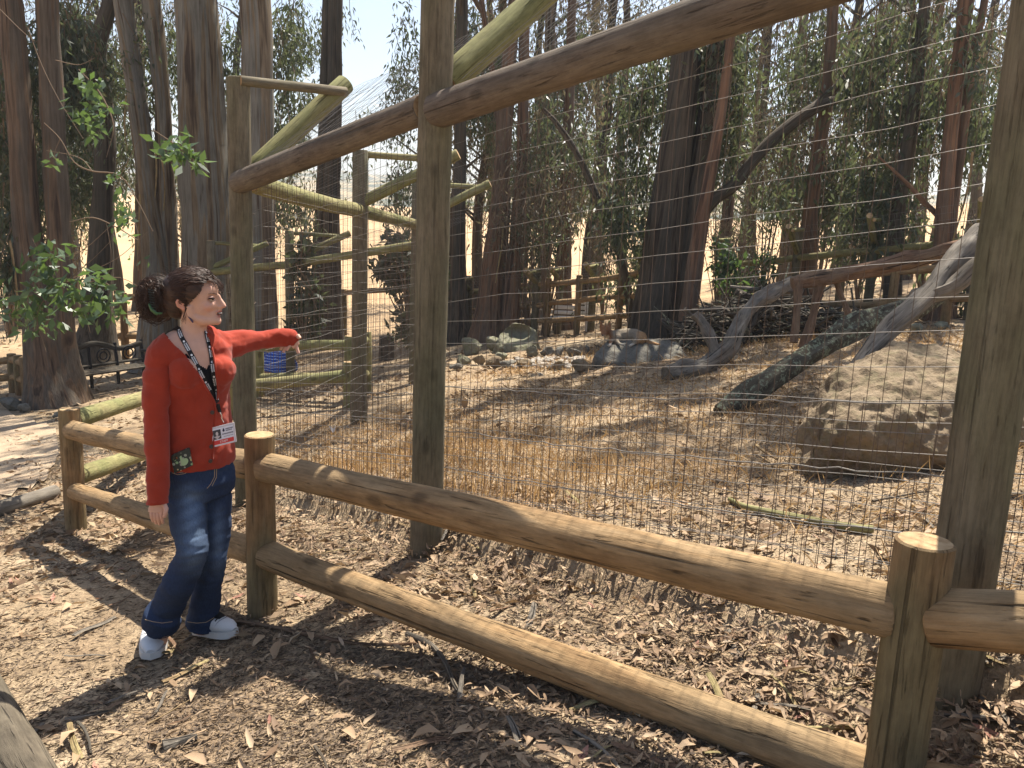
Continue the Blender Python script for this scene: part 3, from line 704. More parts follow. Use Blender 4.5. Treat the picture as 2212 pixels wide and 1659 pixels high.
    tree('brown pair of tall trunks beside the right edge post', (2036, 690),
         [[(2030, 690, 44), (2036, 520, 34), (2050, 330, 30), (2072, 120, 30), (2086, 0, 30)], [(2052, 690, 30), (2064, 480, 22), (2086, 310, 20), (2110, 120, 18), (2136, 0, 16)], [(2046, 468, 9), (2014, 438, 9), (1972, 392, 8), (1912, 336, 4)]], 'bark_red', 15,
         [(2050, 120, 80, 150, 2), (1960, 260, 60, 150, 2), (2130, 250, 50, 60, 1), (2120, 560, 60, 80, 2)], 5000, strips=2)
    tree('dark trunk among leaves between the two right-hand brown trunks', (1925, 690),
         [[(1925, 690, 30), (1940, 450, 30), (1972, 250, 28), (1998, 0, 24)]], 'bark_dark', 14, [(1900, 130, 70, 140, 2), (1900, 440, 60, 110, 2)], 4200)
near_trees()
def wood():
    """the wood behind: each tree a trunk, branches and a hanging crown, copied from a few prototypes"""
    protos = []
    for k in range(5):
        rng = np.random.default_rng(100 + k)
        root = thing('eucalyptus_tree', 'x', 'tree', (0, 0, 0))
        h = 15.0; lean = rng.normal(size=2) * .5
        zz = np.linspace(-.3, h, 9); P = np.stack([lean[0] * (zz / h) + .12 * np.sin(zz + k), lean[1] * (zz / h) + .12 * np.cos(zz * .8), zz], 1)
        mb = MB(); trunk_mesh(mb, P, np.linspace(.19, .05, 9), 10, .08, .4, 3); mb.build('trunk', M[('bark_dark', 'bark_brown', 'bark_brown', 'bark_dark', 'bark')[k]], root)
        mb = MB(); blobs = []
        for j in range(24):
            z = rng.uniform(2.6, 14); a = rng.uniform(0, 6.28); q = np.array([np.interp(z, zz, P[:, 0]), np.interp(z, zz, P[:, 1]), z]); L = rng.uniform(1, 2.4) * (1 - z / 24)
            e = q + np.array([math.cos(a) * L, math.sin(a) * L, L * .55]); mb.tube([q, (q + e) / 2 + Z3 * .05, e], [.05, .03, .012], 5, cap=False)
            blobs.append((e - Z3 * .3, (1.15, 1.15, 1.0), 1.0))
        tag(mb.build('branches', M['bark_dark'], root), kind='stuff')
        globals()['in_gap_off'] = True
        add_crown(root, blobs, 5200, M['leaf_far' if k % 2 else 'leaf_brown'], (.13, .24), .045, 200 + k, per=55, spread=.85)
        protos.append(root)
    return protos
_real_gap, _real_gz = in_gap, gz
in_gap = lambda q: False
gz = lambda x, y: -50.0
PROTOS = wood()
in_gap, gz = _real_gap, _real_gz
def copy_tree(src):
    r = src.copy(); COL.objects.link(r)
    for ch in list(src.children):
        c = ch.copy(); COL.objects.link(c); c.parent = r
        for g in ch.children:
            d = g.copy(); COL.objects.link(d); d.parent = c
    return r
def place_wood():
    rng = np.random.default_rng(5)
    xs = [-160, -60, 30, 80, 150, 250, 300, 395, 500, 600, 905, 960, 1020, 1130, 1175, 1270, 1345, 1570, 1620, 1690, 1810, 1870, 1960, 2110, 2170, 2240, 2320,
          1300, 1600, 1840, 2080, 1080, 40, 160]
    used = set(); placed = []
    look = ['slim', 'tawny-barked', 'brown-barked', 'dusky', 'grey-barked']
    for i, x in enumerate(xs):
        far = i >= 27
        d = rng.uniform(24, 32) if not far else rng.uniform(32, 46)
        if 590 < x < 950: continue
        q = on(x, 600, d); z = gz(q[0], q[1]); k = i % 5
        o = PROTOS[k] if k not in used else copy_tree(PROTOS[k]); used.add(k)
        s_ = rng.uniform(.8, 1.15) * (1.2 if far else 1)
        o.location = (q[0], q[1], z); o.rotation_euler = (0, 0, rng.uniform(0, 6.28)); o.scale = (s_, s_, s_ * rng.uniform(.95, 1.25))
        side = 'left of the tall middle post' if x < 900 else ('behind the boulders' if x < 1450 else ('behind the dead logs' if x < 1950 else 'near the right edge'))
        placed.append((x, o, f"{look[k]} {'far' if far else 'near'} eucalyptus trees {side}"))
        o['group'] = f"eucalyptus trees of the wood {side}"
    for x, o, lb in placed:
        mates = sorted(p for p, _, l in placed if l == lb); i = mates.index(x)
        o['label'] = (('first', 'second', 'third', 'fourth', 'fifth', 'sixth')[i] + ' from left of the ' + lb) if len(mates) > 1 else lb.replace('trees', 'tree of the wood')
place_wood()
def shade_trees():
    """tall neighbours just outside the frame whose crowns throw the dappled shade"""
    spots = [(3.4, 9.5, 12.5), (6.5, 12.5, 13), (1.2, 12.8, 14), (-1.8, 12.5, 13.5), (8.5, 8.5, 12), (-6.5, 13.5, 14), (5.2, 5.4, 12.5), (-9, 12, 13)]
    return spots
def understorey():
    """twiggy saplings with brownish hanging leaves between the trunks"""
    global in_gap, gz
    sg, sz = in_gap, gz; in_gap = lambda q: False; gz = lambda x, y: -50.0; protos = []
    for k in range(3):
        rng = np.random.default_rng(300 + k); root = thing('sapling', 'x', 'sapling'); mb = MB(); blobs = []
        for j in range(12):
            a = rng.uniform(0, 6.28); L = rng.uniform(.3, 1.3); h = rng.uniform(2.2, 5.4)
            e = np.array([math.cos(a) * L, math.sin(a) * L, h]); m_ = e * np.array([.45, .45, .55]); mb.tube([np.zeros(3) + rng.normal(size=3) * .06, m_, e, e + np.array([math.cos(a) * .35, math.sin(a) * .35, -.25])], [.02, .014, .008, .003], 4, cap=False)
            blobs.append((e - Z3 * .5, (.5, .5, .7), 1))
        tag(mb.build('stems', M['twig'], root), kind='stuff')
        add_crown(root, blobs, (1700, 1200, 1500)[k], M[('leaf_brown', 'leaf_far', 'leaf_brown')[k]], (.10, .18), .035, 400 + k, per=14, spread=.5); protos.append(root)
    in_gap, gz = sg, sz
    rng = np.random.default_rng(12); used = set(); cols = ['brownish twiggy', 'dull green', 'thin brown-leaved']; placed = []
    for i, (x, y) in enumerate([(1140, 705), (1180, 690), (1300, 690), (1545, 690), (1640, 690), (1700, 680), (1850, 680), (1905, 670), (1985, 670), (2150, 660), (20, 690), (150, 700), (1760, 670)]):
        d = rng.uniform(18.5, 24); q = on(x, y, d); k = i % 3; o = protos[k] if k not in used else copy_tree(protos[k]); used.add(k)
        o.location = (q[0], q[1], gz(q[0], q[1])); s_ = rng.uniform(.75, 1.2); o.scale = (s_, s_, s_); o.rotation_euler = (0, 0, rng.uniform(0, 6.28))
        side = 'by the left trunks' if x < 600 else ('behind the stone ring' if x < 1450 else ('behind the dead logs' if x < 1880 else 'near the right edge'))
        placed.append((x, o, f'{cols[k]} saplings {side}')); o['group'] = f'saplings {side}'
    for x, o, lb in placed:
        mates = sorted(p for p, _, l in placed if l == lb); i = mates.index(x)
        o['label'] = (('first', 'second', 'third', 'fourth', 'fifth', 'sixth')[i] + ' from left of the ' + lb) if len(mates) > 1 else lb.replace('saplings', 'sapling of the wood')
understorey()
# leafy broad shrubs in front of the field
def shrub(label, base, blobs, n, mat='leaf_near', ln=(.09, .16), wd=.06, stems=4, depth=None, shift=-.15, name='shrub', cat='shrub', per=12, spread=.22, seed=1, droop=.2):
    b = at(*base) if depth is None else on(base[0], base[1], depth)
    rng = np.random.default_rng(seed); d0 = dep(b); root = thing(name, label, cat, b)
    bl = []
    mb = MB()
    for (x, y, rx, ry, w) in blobs:
        c = on(x, y, d0 + rng.uniform(-.15, .15)); bl.append((c, (rx * d0 / F_PX, max(.12, rx * d0 / F_PX), ry * d0 / F_PX), w))
        for k in range(stems):
            e = c + rng.normal(size=3) * np.array([rx, rx, ry]) * .5 * d0 / F_PX
            m_ = (b + e) / 2 + rng.normal(size=3) * .08 + Z3 * .1
            mb.tube([b, m_, e], [.014, .010, .004], 5, cap=False)
    tag(mb.build('stems', M['twig'], root), kind='stuff')
    global in_gap
    sv = in_gap; in_gap = lambda q: False
    add_crown(root, bl, n, M[mat], ln, wd, seed, per=per, spread=spread, droop=droop, rndshift=shift)
    in_gap = sv
    return root
def shrubs():
    shrub('dark broad-leaved shrub in front of the tan field, left of the middle tall post', (885, 735), [(860, 520, 40, 45, 2), (885, 600, 35, 45, 2), (890, 680, 28, 40, 1), (830, 560, 22, 18, 1)], 850, 'leaf_far', (.14, .24), .085, seed=3, depth=14.5, shift=-.1)
    shrub('dark shrub climbing against the pair of slender trunks', (655, 752), [(655, 560, 26, 60, 2), (668, 640, 28, 40, 2), (650, 700, 18, 30, 1)], 700, 'leaf_far', (.14, .22), .08, seed=4, depth=14.0)
    shrub('green leafy bush right of the many-stemmed eucalyptus', (1560, 690), [(1560, 560, 36, 60, 2), (1590, 610, 40, 40, 2), (1650, 560, 40, 60, 1)], 520, 'leaf_near', (.14, .22), .07, seed=6, depth=15.5, shift=-.2)
    shrub('small green bush at the foot of the wood near the right edge post', (2130, 640), [(2110, 540, 40, 50, 1), (2150, 610, 40, 40, 1), (2190, 560, 30, 60, 1)], 800, 'leaf_far', (.12, .2), .06, seed=8, depth=16)
shrubs()
# leafy sprays hanging into the picture at the left, nearer than the trunks
def sprays():
    def spray(label, depth, path, blobs, n, shift=0.0, ln=(.07, .12), wd=.042, seed=1, side=()):
        root = thing('leafy_branch', label, 'branch', on(path[0][0], path[0][1], depth))
        P = [on(x, y, depth + k * .03) for k, (x, y) in enumerate(path)]
        mb = MB(); trunk_mesh(mb, P, np.linspace(.003, .004, len(P)) + .006 * np.sin(np.linspace(0, 3.1, len(P))) * .5, 6, .1, 0, 4)
        for sd in side: trunk_mesh(mb, [on(x, y, depth + .05) for x, y in sd], np.linspace(.0045, .002, len(sd)), 5, .1, 0, 4)
        tag(mb.build('stems', M['twig'], root), kind='stuff')
        rng = np.random.default_rng(seed); Vv = []; Pq = []
        for (x, y, rx, ry, w) in blobs:
            m_ = int(n * w)
            c = np.stack([on(rng.normal(x, rx * .5), rng.normal(y, ry * .5), depth + rng.normal() * .15) for _ in range(m_)]); Pq.append(c)
        Pq = np.concatenate(Pq); D = rng.normal(size=Pq.shape) * .75; D[:, 2] -= .35; D = unit(D)
        V = leaves(Pq, D, rng.uniform(*ln, len(Pq)), rng.uniform(.75, 1.25, len(Pq)) * wd, .2, rng)
        link('leaves', quads_mesh('leaves', V, 4, M['leaf_near'], np.clip(rng.random(len(Pq)) + shift, 0, 1), [(0, 1, 2, 3)]), root)
    spray('large leafy eucalyptus spray hanging low beside the flared twin trunk', 7.2, [(-30, 640), (60, 640), (140, 610), (215, 605), (262, 640)],
          [(95, 560, 50, 40, .22), (110, 625, 70, 40, .3), (205, 650, 60, 45, .34), (70, 690, 50, 40, .22), (195, 600, 40, 25, .1), (262, 665, 12, 30, .05), (30, 640, 40, 40, .1)], 260, .05, (.09, .15), .055, 11,
          side=[[(60, 640), (85, 560), (70, 515)], [(140, 610), (200, 560), (240, 520)], [(215, 605), (190, 680), (195, 720)], [(60, 640), (60, 700), (55, 740)], [(120, 615), (80, 680), (100, 760)]])
    spray('grey-green leafy spray drooping between the left trunks high up', 7.6, [(230, 340), (245, 270), (215, 200), (170, 150)], [(190, 180, 35, 30, .3), (200, 235, 45, 40, .45), (195, 280, 30, 25, .2)], 120, -.1, (.08, .13), .05, 12)
    spray('bright green sprig hanging in front of the pale twin stems', 6.6, [(330, 280), (375, 310), (400, 330), (430, 350)], [(370, 325, 40, 25, .5), (405, 330, 30, 30, .4), (345, 305, 12, 8, .06), (430, 345, 12, 20, .1)], 80, .15, (.09, .14), .05, 13)
    spray('thin bare twig with a few pale leaves at its tip, left of the twin stems', 7.0, [(95, 265), (130, 300), (160, 350), (200, 370), (260, 380), (300, 440), (330, 500)], [(118, 345, 10, 10, .25), (240, 390, 15, 20, .3), (258, 440, 22, 25, .5), (270, 480, 20, 20, .5)], 42, .1, (.07, .11), .04, 14,
          side=[[(130, 300), (118, 330), (122, 350)], [(200, 370), (170, 340), (100, 325)], [(260, 380), (280, 340), (300, 300)]])
    spray('tangle of bare dry twigs between the left trunks', 8.2, [(150, 480), (200, 470), (250, 490), (300, 520)], [(260, 500, 20, 20, .3), (300, 560, 30, 20, .4)], 14, -.2, (.06, .1), .035, 15,
          side=[[(120, 560), (180, 540), (260, 470), (300, 460)], [(160, 600), (250, 560), (320, 500)], [(190, 610), (260, 600), (330, 640)], [(230, 480), (240, 560), (220, 640)], [(280, 440), (300, 520), (290, 600)], [(60, 60), (90, 140), (130, 220), (180, 300)], [(0, 20), (40, 60), (75, 90)], [(120, 130), (170, 140), (205, 125)]])
sprays()
# ------------------------------------------------------------------ rocks
def rock_mat(name, dark, base, light, lich, lamt, sc=1.0):
    t = NT(name, 0.9, 0.2); p = t.pos()
    n = t.noise(p, 5 * sc, 6, 0.65); c = t.ramp(n, [(0.3, dark), (0.5, base), (0.72, light)])
    l = t.ramp(t.noise(p, 11 * sc, 6, 0.7), [(0.5, 0), (0.6, lamt)]); c = t.mix(l, c, lich)
    pit = t.ramp(t.noise(p, 30 * sc, 4, 0.6), [(0.3, 0.45), (0.48, 1)]); c = t.mix(0.6, c, pit, 'MULTIPLY'); t.color(c)
    t.bump(t.math('ADD', n, t.math('MULTIPLY', t.noise(p, 45 * sc, 5, 0.7), 0.5)), 0.9, 0.03); return t.mat
M['sandstone'] = rock_mat('sandstone', (0.125, 0.09, 0.057), (0.215, 0.16, 0.10), (0.28, 0.215, 0.142), (0.17, 0.15, 0.08), 0.45)
M['grey_rock'] = rock_mat('grey_rock', (0.10, 0.09, 0.075), (0.15, 0.138, 0.115), (0.20, 0.185, 0.155), (0.17, 0.16, 0.11), 0.35)
M['mossy_rock'] = rock_mat('mossy_rock', (0.11, 0.105, 0.075), (0.20, 0.19, 0.135), (0.28, 0.265, 0.185), (0.18, 0.18, 0.09), 0.6)
M['pebble'] = plain('river_pebble', (0.33, 0.29, 0.24), 0.8)
def hull_mesh(name, pts, mat, cuts=3, amp=0.03, freq=4, seed=1, smooth=1, parent=None):
    bm = bmesh.new()
    for p in pts: bm.verts.new(tuple(float(c) for c in p))
    bmesh.ops.convex_hull(bm, input=bm.verts)
    for v in [v for v in bm.verts if not v.link_faces]: bm.verts.remove(v)
    bmesh.ops.triangulate(bm, faces=bm.faces[:])
    for k in range(cuts):
        bmesh.ops.subdivide_edges(bm, edges=bm.edges[:], cuts=1, use_grid_fill=True, smooth=0.0)
        if k < smooth: bmesh.ops.smooth_vert(bm, verts=bm.verts[:], factor=0.5, use_axis_x=True, use_axis_y=True, use_axis_z=True)
    bm.normal_update()
    from mathutils import noise as mn
    off = Vector((seed * 3.17, seed * 1.71, seed * 2.3)); mv = []
    for v in bm.verts:
        q = v.co * freq + off
        d = mn.fractal(q, 1.0, 2.0, 4) * amp
        d += mn.fractal(q * 6, 1.0, 2.0, 3) * amp * .16; c = mn.noise(v.co * freq * .6 + off * 2); d -= max(0, c - .25) * amp * 2.5
        mv.append((v, v.normal * d))
    for v, d in mv: v.co += d
    me = bpy.data.meshes.new(name); bm.to_mesh(me); bm.free(); me.materials.append(mat)
    me.polygons.foreach_set('use_smooth', np.ones(len(me.polygons), bool))
    if hasattr(me, 'set_sharp_from_angle'): me.set_sharp_from_angle(angle=math.radians(38))
    return link(name, me, parent)
def rock(label, x, y, wpx, hpx, mat='mossy_rock', seed=1, group=None, dd=0.0, name='rock', n=16, dscale=.8):
    rng = np.random.default_rng(seed); b = at(x, y); d = dep(b); w = wpx / 2 * d / F_PX; h = hpx * d / F_PX
    u = unit(rng.normal(size=(n, 3))); P = u * np.array([w, w * dscale, h * .62]) * rng.uniform(.85, 1.05, (n, 1)) + b + np.array([0, w * dscale * .8, h * .38])
    o = hull_mesh(name, P, M[mat], 3, .05 * w + .01, 2.2 / w, seed, 1)
    return tag(o, label, 'rock', group)
def big_boulder():
    d = 5.35; b = at(1880, 1035)
    d = dep(b)
    def W(x, y, dd): return on(x, y, d + dd)
    top = [W(1825, 790, .55), W(1925, 733, .72), W(2012, 726, .68), W(2075, 740, .6), W(1768, 868, .26), W(1750, 905, .10), W(1778, 895, -.04), W(1860, 902, -.12), W(1960, 900, -.12), W(2100, 895, -.08), W(2190, 880, .1), W(2140, 800, .9), W(2230, 860, .6), W(1900, 760, 1.3), W(1780, 850, 1.0)]
    foot = [W(1705, 985, .12), W(1725, 1005, .06), W(1790, 1022, .10), W(1880, 1035, .10), W(2030, 1050, .10), W(2130, 1050, .1), W(2230, 1040, .3), W(1720, 960, .6), W(1900, 900, 1.5), W(2200, 900, 1.3)]
    for f in foot: f[2] = min(f[2], gz(f[0], f[1]) + .03) - .06
    o = hull_mesh('boulder', top + foot, M['sandstone'], 6, .10, 2.2, 5, 2)
    tag(o, 'big sunlit tan sandstone boulder with a shaded undercut front, beside the right tall post', 'boulder')
big_boulder()
def dog_boulder():
    b = at(1330, 790); d = dep(b)
    def W(x, y, dd): return on(x, y, d + dd)
    top = [W(1282, 738, .1), W(1300, 726, .3), W(1370, 728, .45), W(1430, 728, .5), W(1470, 740, .5), W(1480, 765, .3), W(1272, 760, .0), W(1330, 730, .9), W(1440, 735, .9)]
    foot = [W(1275, 785, -.05), W(1310, 800, -.1), W(1390, 792, -.1), W(1460, 785, 0), W(1500, 775, .2), W(1300, 770, 1.0), W(1470, 770, 1.0)]
    for f in foot: f[2] = min(f[2], gz(f[0], f[1])) - .05
    tag(hull_mesh('boulder', top + foot, M['grey_rock'], 4, .05, 2.0, 9, 2), 'smooth grey boulder with the tan animal lying on top of it', 'boulder')
dog_boulder()
def hollow_boulder():
    b = at(1112, 760); d = dep(b)
    def W(x, y, dd): return on(x, y, d + dd)
    P = [W(1058, 745, .1), W(1075, 712, .2), W(1105, 693, .3), W(1135, 694, .35), W(1160, 705, .4), W(1168, 740, .3), W(1160, 760, 0), W(1085, 765, -.05), W(1060, 750, .8), W(1160, 745, .9), W(1110, 705, .9), W(1120, 755, -.08)]
    for f in (P[0], P[5], P[6], P[7], P[8], P[9], P[11]): f[2] = min(f[2], gz(f[0], f[1]) + .12) - .12
    o = hull_mesh('boulder', P, M['mossy_rock'], 5, .04, 2.6, 14, 1)
    # the scooped hollow in its face
    me = o.data; co = np.empty(len(me.vertices) * 3); me.vertices.foreach_get('co', co); co = co.reshape(-1, 3)
    c = W(1116, 722, .12); R_ = np.array([.36, .5, .22]); u = (co - c) / R_; r2 = (u ** 2).sum(1)
    co[:, 1] += np.where(r2 < 1, .28 * (1 - r2) ** 1.2, 0); me.vertices.foreach_set('co', co.ravel()); me.update()
    tag(o, 'mossy pale boulder with a dark scooped hollow in its face, behind the pebbles', 'boulder')
hollow_boulder()
def small_rocks():
    R_ = [(1018, 768, 62, 48, 'mossy_rock', 'angular mossy rock at the left end of the rock ring'), (1062, 762, 52, 44, 'mossy_rock', 'pale flat-faced rock leaning against the hollow boulder'), (1082, 782, 40, 22, 'mossy_rock', 'small greenish rock in front of the pale flat-faced rock'),
          (1000, 790, 40, 26, 'mossy_rock', 'low pale rock at the front left of the ring'), (985, 800, 40, 18, 'grey_rock', 'dark low rock beside the small dark pool of shade at far left'), (1034, 790, 34, 26, 'sandstone', 'rounded brown rock below the angular mossy rock'),
          (1064, 796, 54, 28, 'sandstone', 'broad tan rock at the front of the ring'), (1100, 796, 46, 26, 'grey_rock', 'grey flat rock at the front middle of the ring'), (1135, 796, 44, 20, 'sandstone', 'thin tan slab at the front of the pebbles'),
          (1150, 772, 36, 30, 'mossy_rock', 'mossy rock touching the right side of the hollow boulder'), (1182, 770, 40, 22, 'grey_rock', 'grey rock behind the pebbles, left of a pair'), (1212, 772, 36, 26, 'grey_rock', 'dark rock behind the pebbles, left neighbour of the domed rock'),
          (1238, 774, 40, 28, 'grey_rock', 'domed grey-brown rock behind the pebbles'), (1264, 766, 28, 24, 'grey_rock', 'small rock squeezed against the grey boulder'), (1208, 800, 40, 22, 'sandstone', 'mossy-topped brown rock right of the pebbles'),
          (1252, 806, 52, 34, 'sandstone', 'rough brown rock under the left end of the grey boulder'), (1168, 812, 14, 9, 'pebble', 'single white stone lying on the leaves in front of the ring')]
    for k, (x, y, w, h, m, lb) in enumerate(R_): rock(lb, x, y, w, h, m, 20 + k, 'stones ringing the pebble bed', n=14)
    for k, (x, y, w, h, lb) in enumerate([(10, 890, 60, 34, 'grey rock at the far left edge by the flared trunk'), (46, 893, 36, 24, 'dark round stone right of the far left rock'), (118, 905, 26, 16, 'small dark stone at the foot of the flared trunk'), (262, 872, 22, 16, 'greenish stone in front of the bench, left one'), (292, 878, 24, 10, 'flat greenish stone in front of the bench, right one'), (190, 905, 20, 10, 'pale flat stone behind the left rail post')]):
        rock(lb, x, y, w, h, 'grey_rock', 60 + k, 'stones by the bench', n=14)
    for k, (x, y, w, h) in enumerate([(1985, 720, 44, 22), (1930, 712, 36, 14), (2040, 712, 40, 18)]): rock(('dark round stone behind the big boulder, nearest the logs', 'flat pale stone behind the big boulder, leftmost', 'pale stone behind the big boulder beside the post')[k], x, y, w, h, 'mossy_rock', 70 + k, 'stones behind the big boulder')
    rng = np.random.default_rng(3); mb = MB()
    for k in range(150):
        x = rng.uniform(1105, 1260); y = rng.uniform(772, 795); q = at(x, y, .03); r = rng.uniform(.028, .05)
        mb.ell(q, (r * 1.2, r, r * .7), (math.cos(k), math.sin(k), 0), n=7, m=5)
    tag(mb.build('pebbles', M['pebble']), 'bed of pale round pebbles inside the ring of stones', 'pebbles', kind='stuff')
small_rocks()

# ------------------------------------------------------------------ dead wood inside the pen
def limb(label, base, stems, mat, name='dead_log', n=26, wob=.26, cat='log', seed=1):
    """stems: (px, py, width px, depth) measured through the mesh; lying wood is kept on or above the ground"""
    root = thing(name, label, cat, on(*base)); mb = MB()
    for k, st in enumerate(stems):
        P = np.array([on(x, y, d) for x, y, w, d in st]); R_ = [w / 2 * d / F_PX * (1 + .16 * math.sin(i * 2.3 + k)) for i, (x, y, w, d) in enumerate(st)]
        m_ = MB(); trunk_mesh(m_, P, R_, n, wob, 0, 7); m_.build('trunk' if k == 0 else 'limb', M[mat], root)
    return root
M['grey_log'] = wood_mat('grey_log', (0.065, 0.053, 0.038), (0.11, 0.09, 0.064), (0.155, 0.13, 0.094), (0.11, 0.095, 0.065), 0.5, 0.95)
def dead_wood():
    q = dep(at(1640, 880)); r = dep(at(1470, 815))
    limb('long lichen-covered log leaning up from the ground towards the right', (1590, 870, q), [[(1555, 893, 40, q - .1), (1620, 850, 44, q), (1740, 770, 50, q + .3), (1850, 706, 54, q + .6), (1960, 670, 50, q + .9), (2060, 610, 44, q + 1.1), (2130, 580, 40, q + 1.3)]], 'lichen')
    d2 = 5.9
    limb('grey twisted dead branch resting on the big boulder', (1820, 840, d2), [[(1775, 880, 10, d2 - .2), (1825, 830, 26, d2), (1880, 755, 36, d2 + .2), (1935, 700, 40, d2 + .3), (2000, 640, 44, d2 + .4), (2040, 590, 44, d2 + .5), (2080, 545, 48, d2 + .6), (2120, 500, 40, d2 + .7)],
          [(2000, 640, 30, d2 + .4), (2050, 625, 34, d2 + .4), (2110, 575, 36, d2 + .4), (2150, 560, 30, d2 + .4)]], 'dead_wood', 'dead_branch', cat='branch')
    d3 = q + 2.4
    limb('straight rust-coloured split trunk propped level above the brush pile', (1720, 605, d3), [[(1712, 612, 22, d3), (1760, 602, 30, d3), (1860, 585, 34, d3 - .2), (1960, 562, 34, d3 - .5), (2070, 533, 30, d3 - .8), (2110, 522, 28, d3 - .9)],
          [(1724, 600, 18, d3), (1722, 660, 16, d3 - .05), (1716, 740, 18, d3 - .1)], [(1772, 604, 18, d3), (1756, 680, 20, d3), (1738, 752, 22, d3)], [(1806, 600, 14, d3), (1818, 640, 13, d3), (1836, 690, 12, d3)]], 'red_wood', 'fallen_log', cat='log')
    limb('forked bleached log lying on the leaves right of the grey boulder', (1460, 815, r), [[(1440, 812, 34, r - .1), (1475, 803, 44, r), (1530, 785, 44, r + .15), (1570, 755, 36, r + .3), (1590, 715, 30, r + .5), (1620, 665, 28, r + .8), (1660, 635, 28, r + 1.1), (1712, 608, 22, r + 1.6)],
          [(1548, 778, 26, r + .2), (1536, 735, 28, r + .25), (1518, 700, 22, r + .3), (1500, 678, 16, r + .3)]], 'dead_wood')
    # brush pile of many sticks between
    root = thing('brush_pile', 'dark heap of dead sticks and broken branches behind the forked log', 'brush pile', at(1620, 745)); rng = np.random.default_rng(8)
    b0 = at(1640, 745); d = dep(b0); mb = MB(); sticks = 0
    for k in range(420):
        x = rng.uniform(1470, 1860); hmax = 85 * math.exp(-((x - 1650) / 130) ** 2) + 22; y = 745 - rng.random() * hmax * 1.15
        c = on(x, y, d + rng.uniform(.1, 1.5)); c[2] = max(c[2], gz(c[0], c[1]) + .03)
        v = unit(np.array([rng.normal(), rng.normal() * .6, rng.normal() * .28 + (.25 if x < 1650 else -.2)])); L = rng.uniform(.4, 1.3); r_ = rng.uniform(.006, .022) if k > 40 else rng.uniform(.03, .06)
        P = np.array([c - v * L / 2, c + rng.normal(size=3) * .05, c + v * L / 2])
        if k < 40 or rng.random() < .3: MB().tube(P, [r_, r_ * .9, r_ * .5], 6).build('stick', M[('dead_wood', 'bark_dark', 'lichen')[k % 3]], root); sticks += 1
        else: mb.tube(P, [r_, r_ * .9, r_ * .5], 5)
    tag(mb.build('sticks', M['bark_dark'], root), kind='stuff')
    limb('small heap end of a grey root stump under the leaning dead branch', (2000, 660, 8.0), [[(1962, 668, 26, 8.0), (1978, 645, 34, 8.0), (2005, 632, 26, 8.1), (2020, 640, 14, 8.1)]], 'dead_wood', 'root_stump', cat='stump')
    d5 = 4.6
    limb('dark split log lying behind the right tall post', (2180, 880, d5), [[(2080, 960, 40, d5 + .2), (2130, 905, 44, d5 + .1), (2180, 850, 50, d5), (2240, 800, 50, d5)], [(2140, 920, 24, d5), (2165, 980, 26, d5), (2160, 1040, 22, d5 - .1)]], 'dead_wood')
    # curved pale stick on the bare ground, in front of the boulder
    P = [at(x, y, .025) for x, y in ((1575, 1078), (1612, 1095), (1690, 1112), (1780, 1130), (1850, 1142), (1886, 1143))]
    m_ = MB(); trunk_mesh(m_, P, [.012, .016, .02, .022, .022, .018], 8, .08, 0, 4); tag(m_.build('fallen_branch', M['mossy_wood']), 'long curved green-grey branch lying on the bare earth in front of the big boulder', 'branch')
    s_ = at(835, 778); o = MB().log(s_ - Z3 * .1, s_ + Z3 * (52 * dep(s_) / F_PX), .17, .155, n=14, seg=5).build('tree_stump', [M['bark_dark'], M['bark_dark']]); tag(o, 'short black tree stump standing in the pen beside the middle post', 'stump')
    # foreground timber at the bottom left and edging log beside the path
    a = at(-75, 1440, .06); b = at(75, 1730, .06)
    tag(part_log('edging_log', a, b, .088, .088, [M['grey_log'], M['grey_log']], None, n=24, seg=16, wob=.05), 'cracked grey timber log cut off by the bottom left corner', 'log')
    a = at(-60, 1118, .05); b = at(122, 1062, .05)
    tag(part_log('edging_log', a, b, .07, .06, [M['dead_wood'], M['dead_wood']], None, n=14, seg=10, wob=.05), 'grey log edging the pale path left of the rail post', 'log')
    # white jump poles far off
    p0 = at(1218, 722); d = dep(p0); root = thing('jump_poles', 'stack of distant white horizontal poles beyond the back fence', 'poles', p0)
    wm = plain('white_paint', (0.8, 0.8, 0.8), 0.5)
    for y in (652, 664, 675, 687): MB().log(on(1176, y - 2, d), on(1274, y + 2, d), .045, .045, n=8, seg=3).build('pole', [wm, wm], root)
    for x in (1182, 1268): MB().log(np.array([*on(x, 722, d)[:2], gz(*on(x, 722, d)[:2]) - .1]), on(x, 645, d + .06), .05, .05, n=8, seg=3).build('upright', [wm, wm], root)
dead_wood()

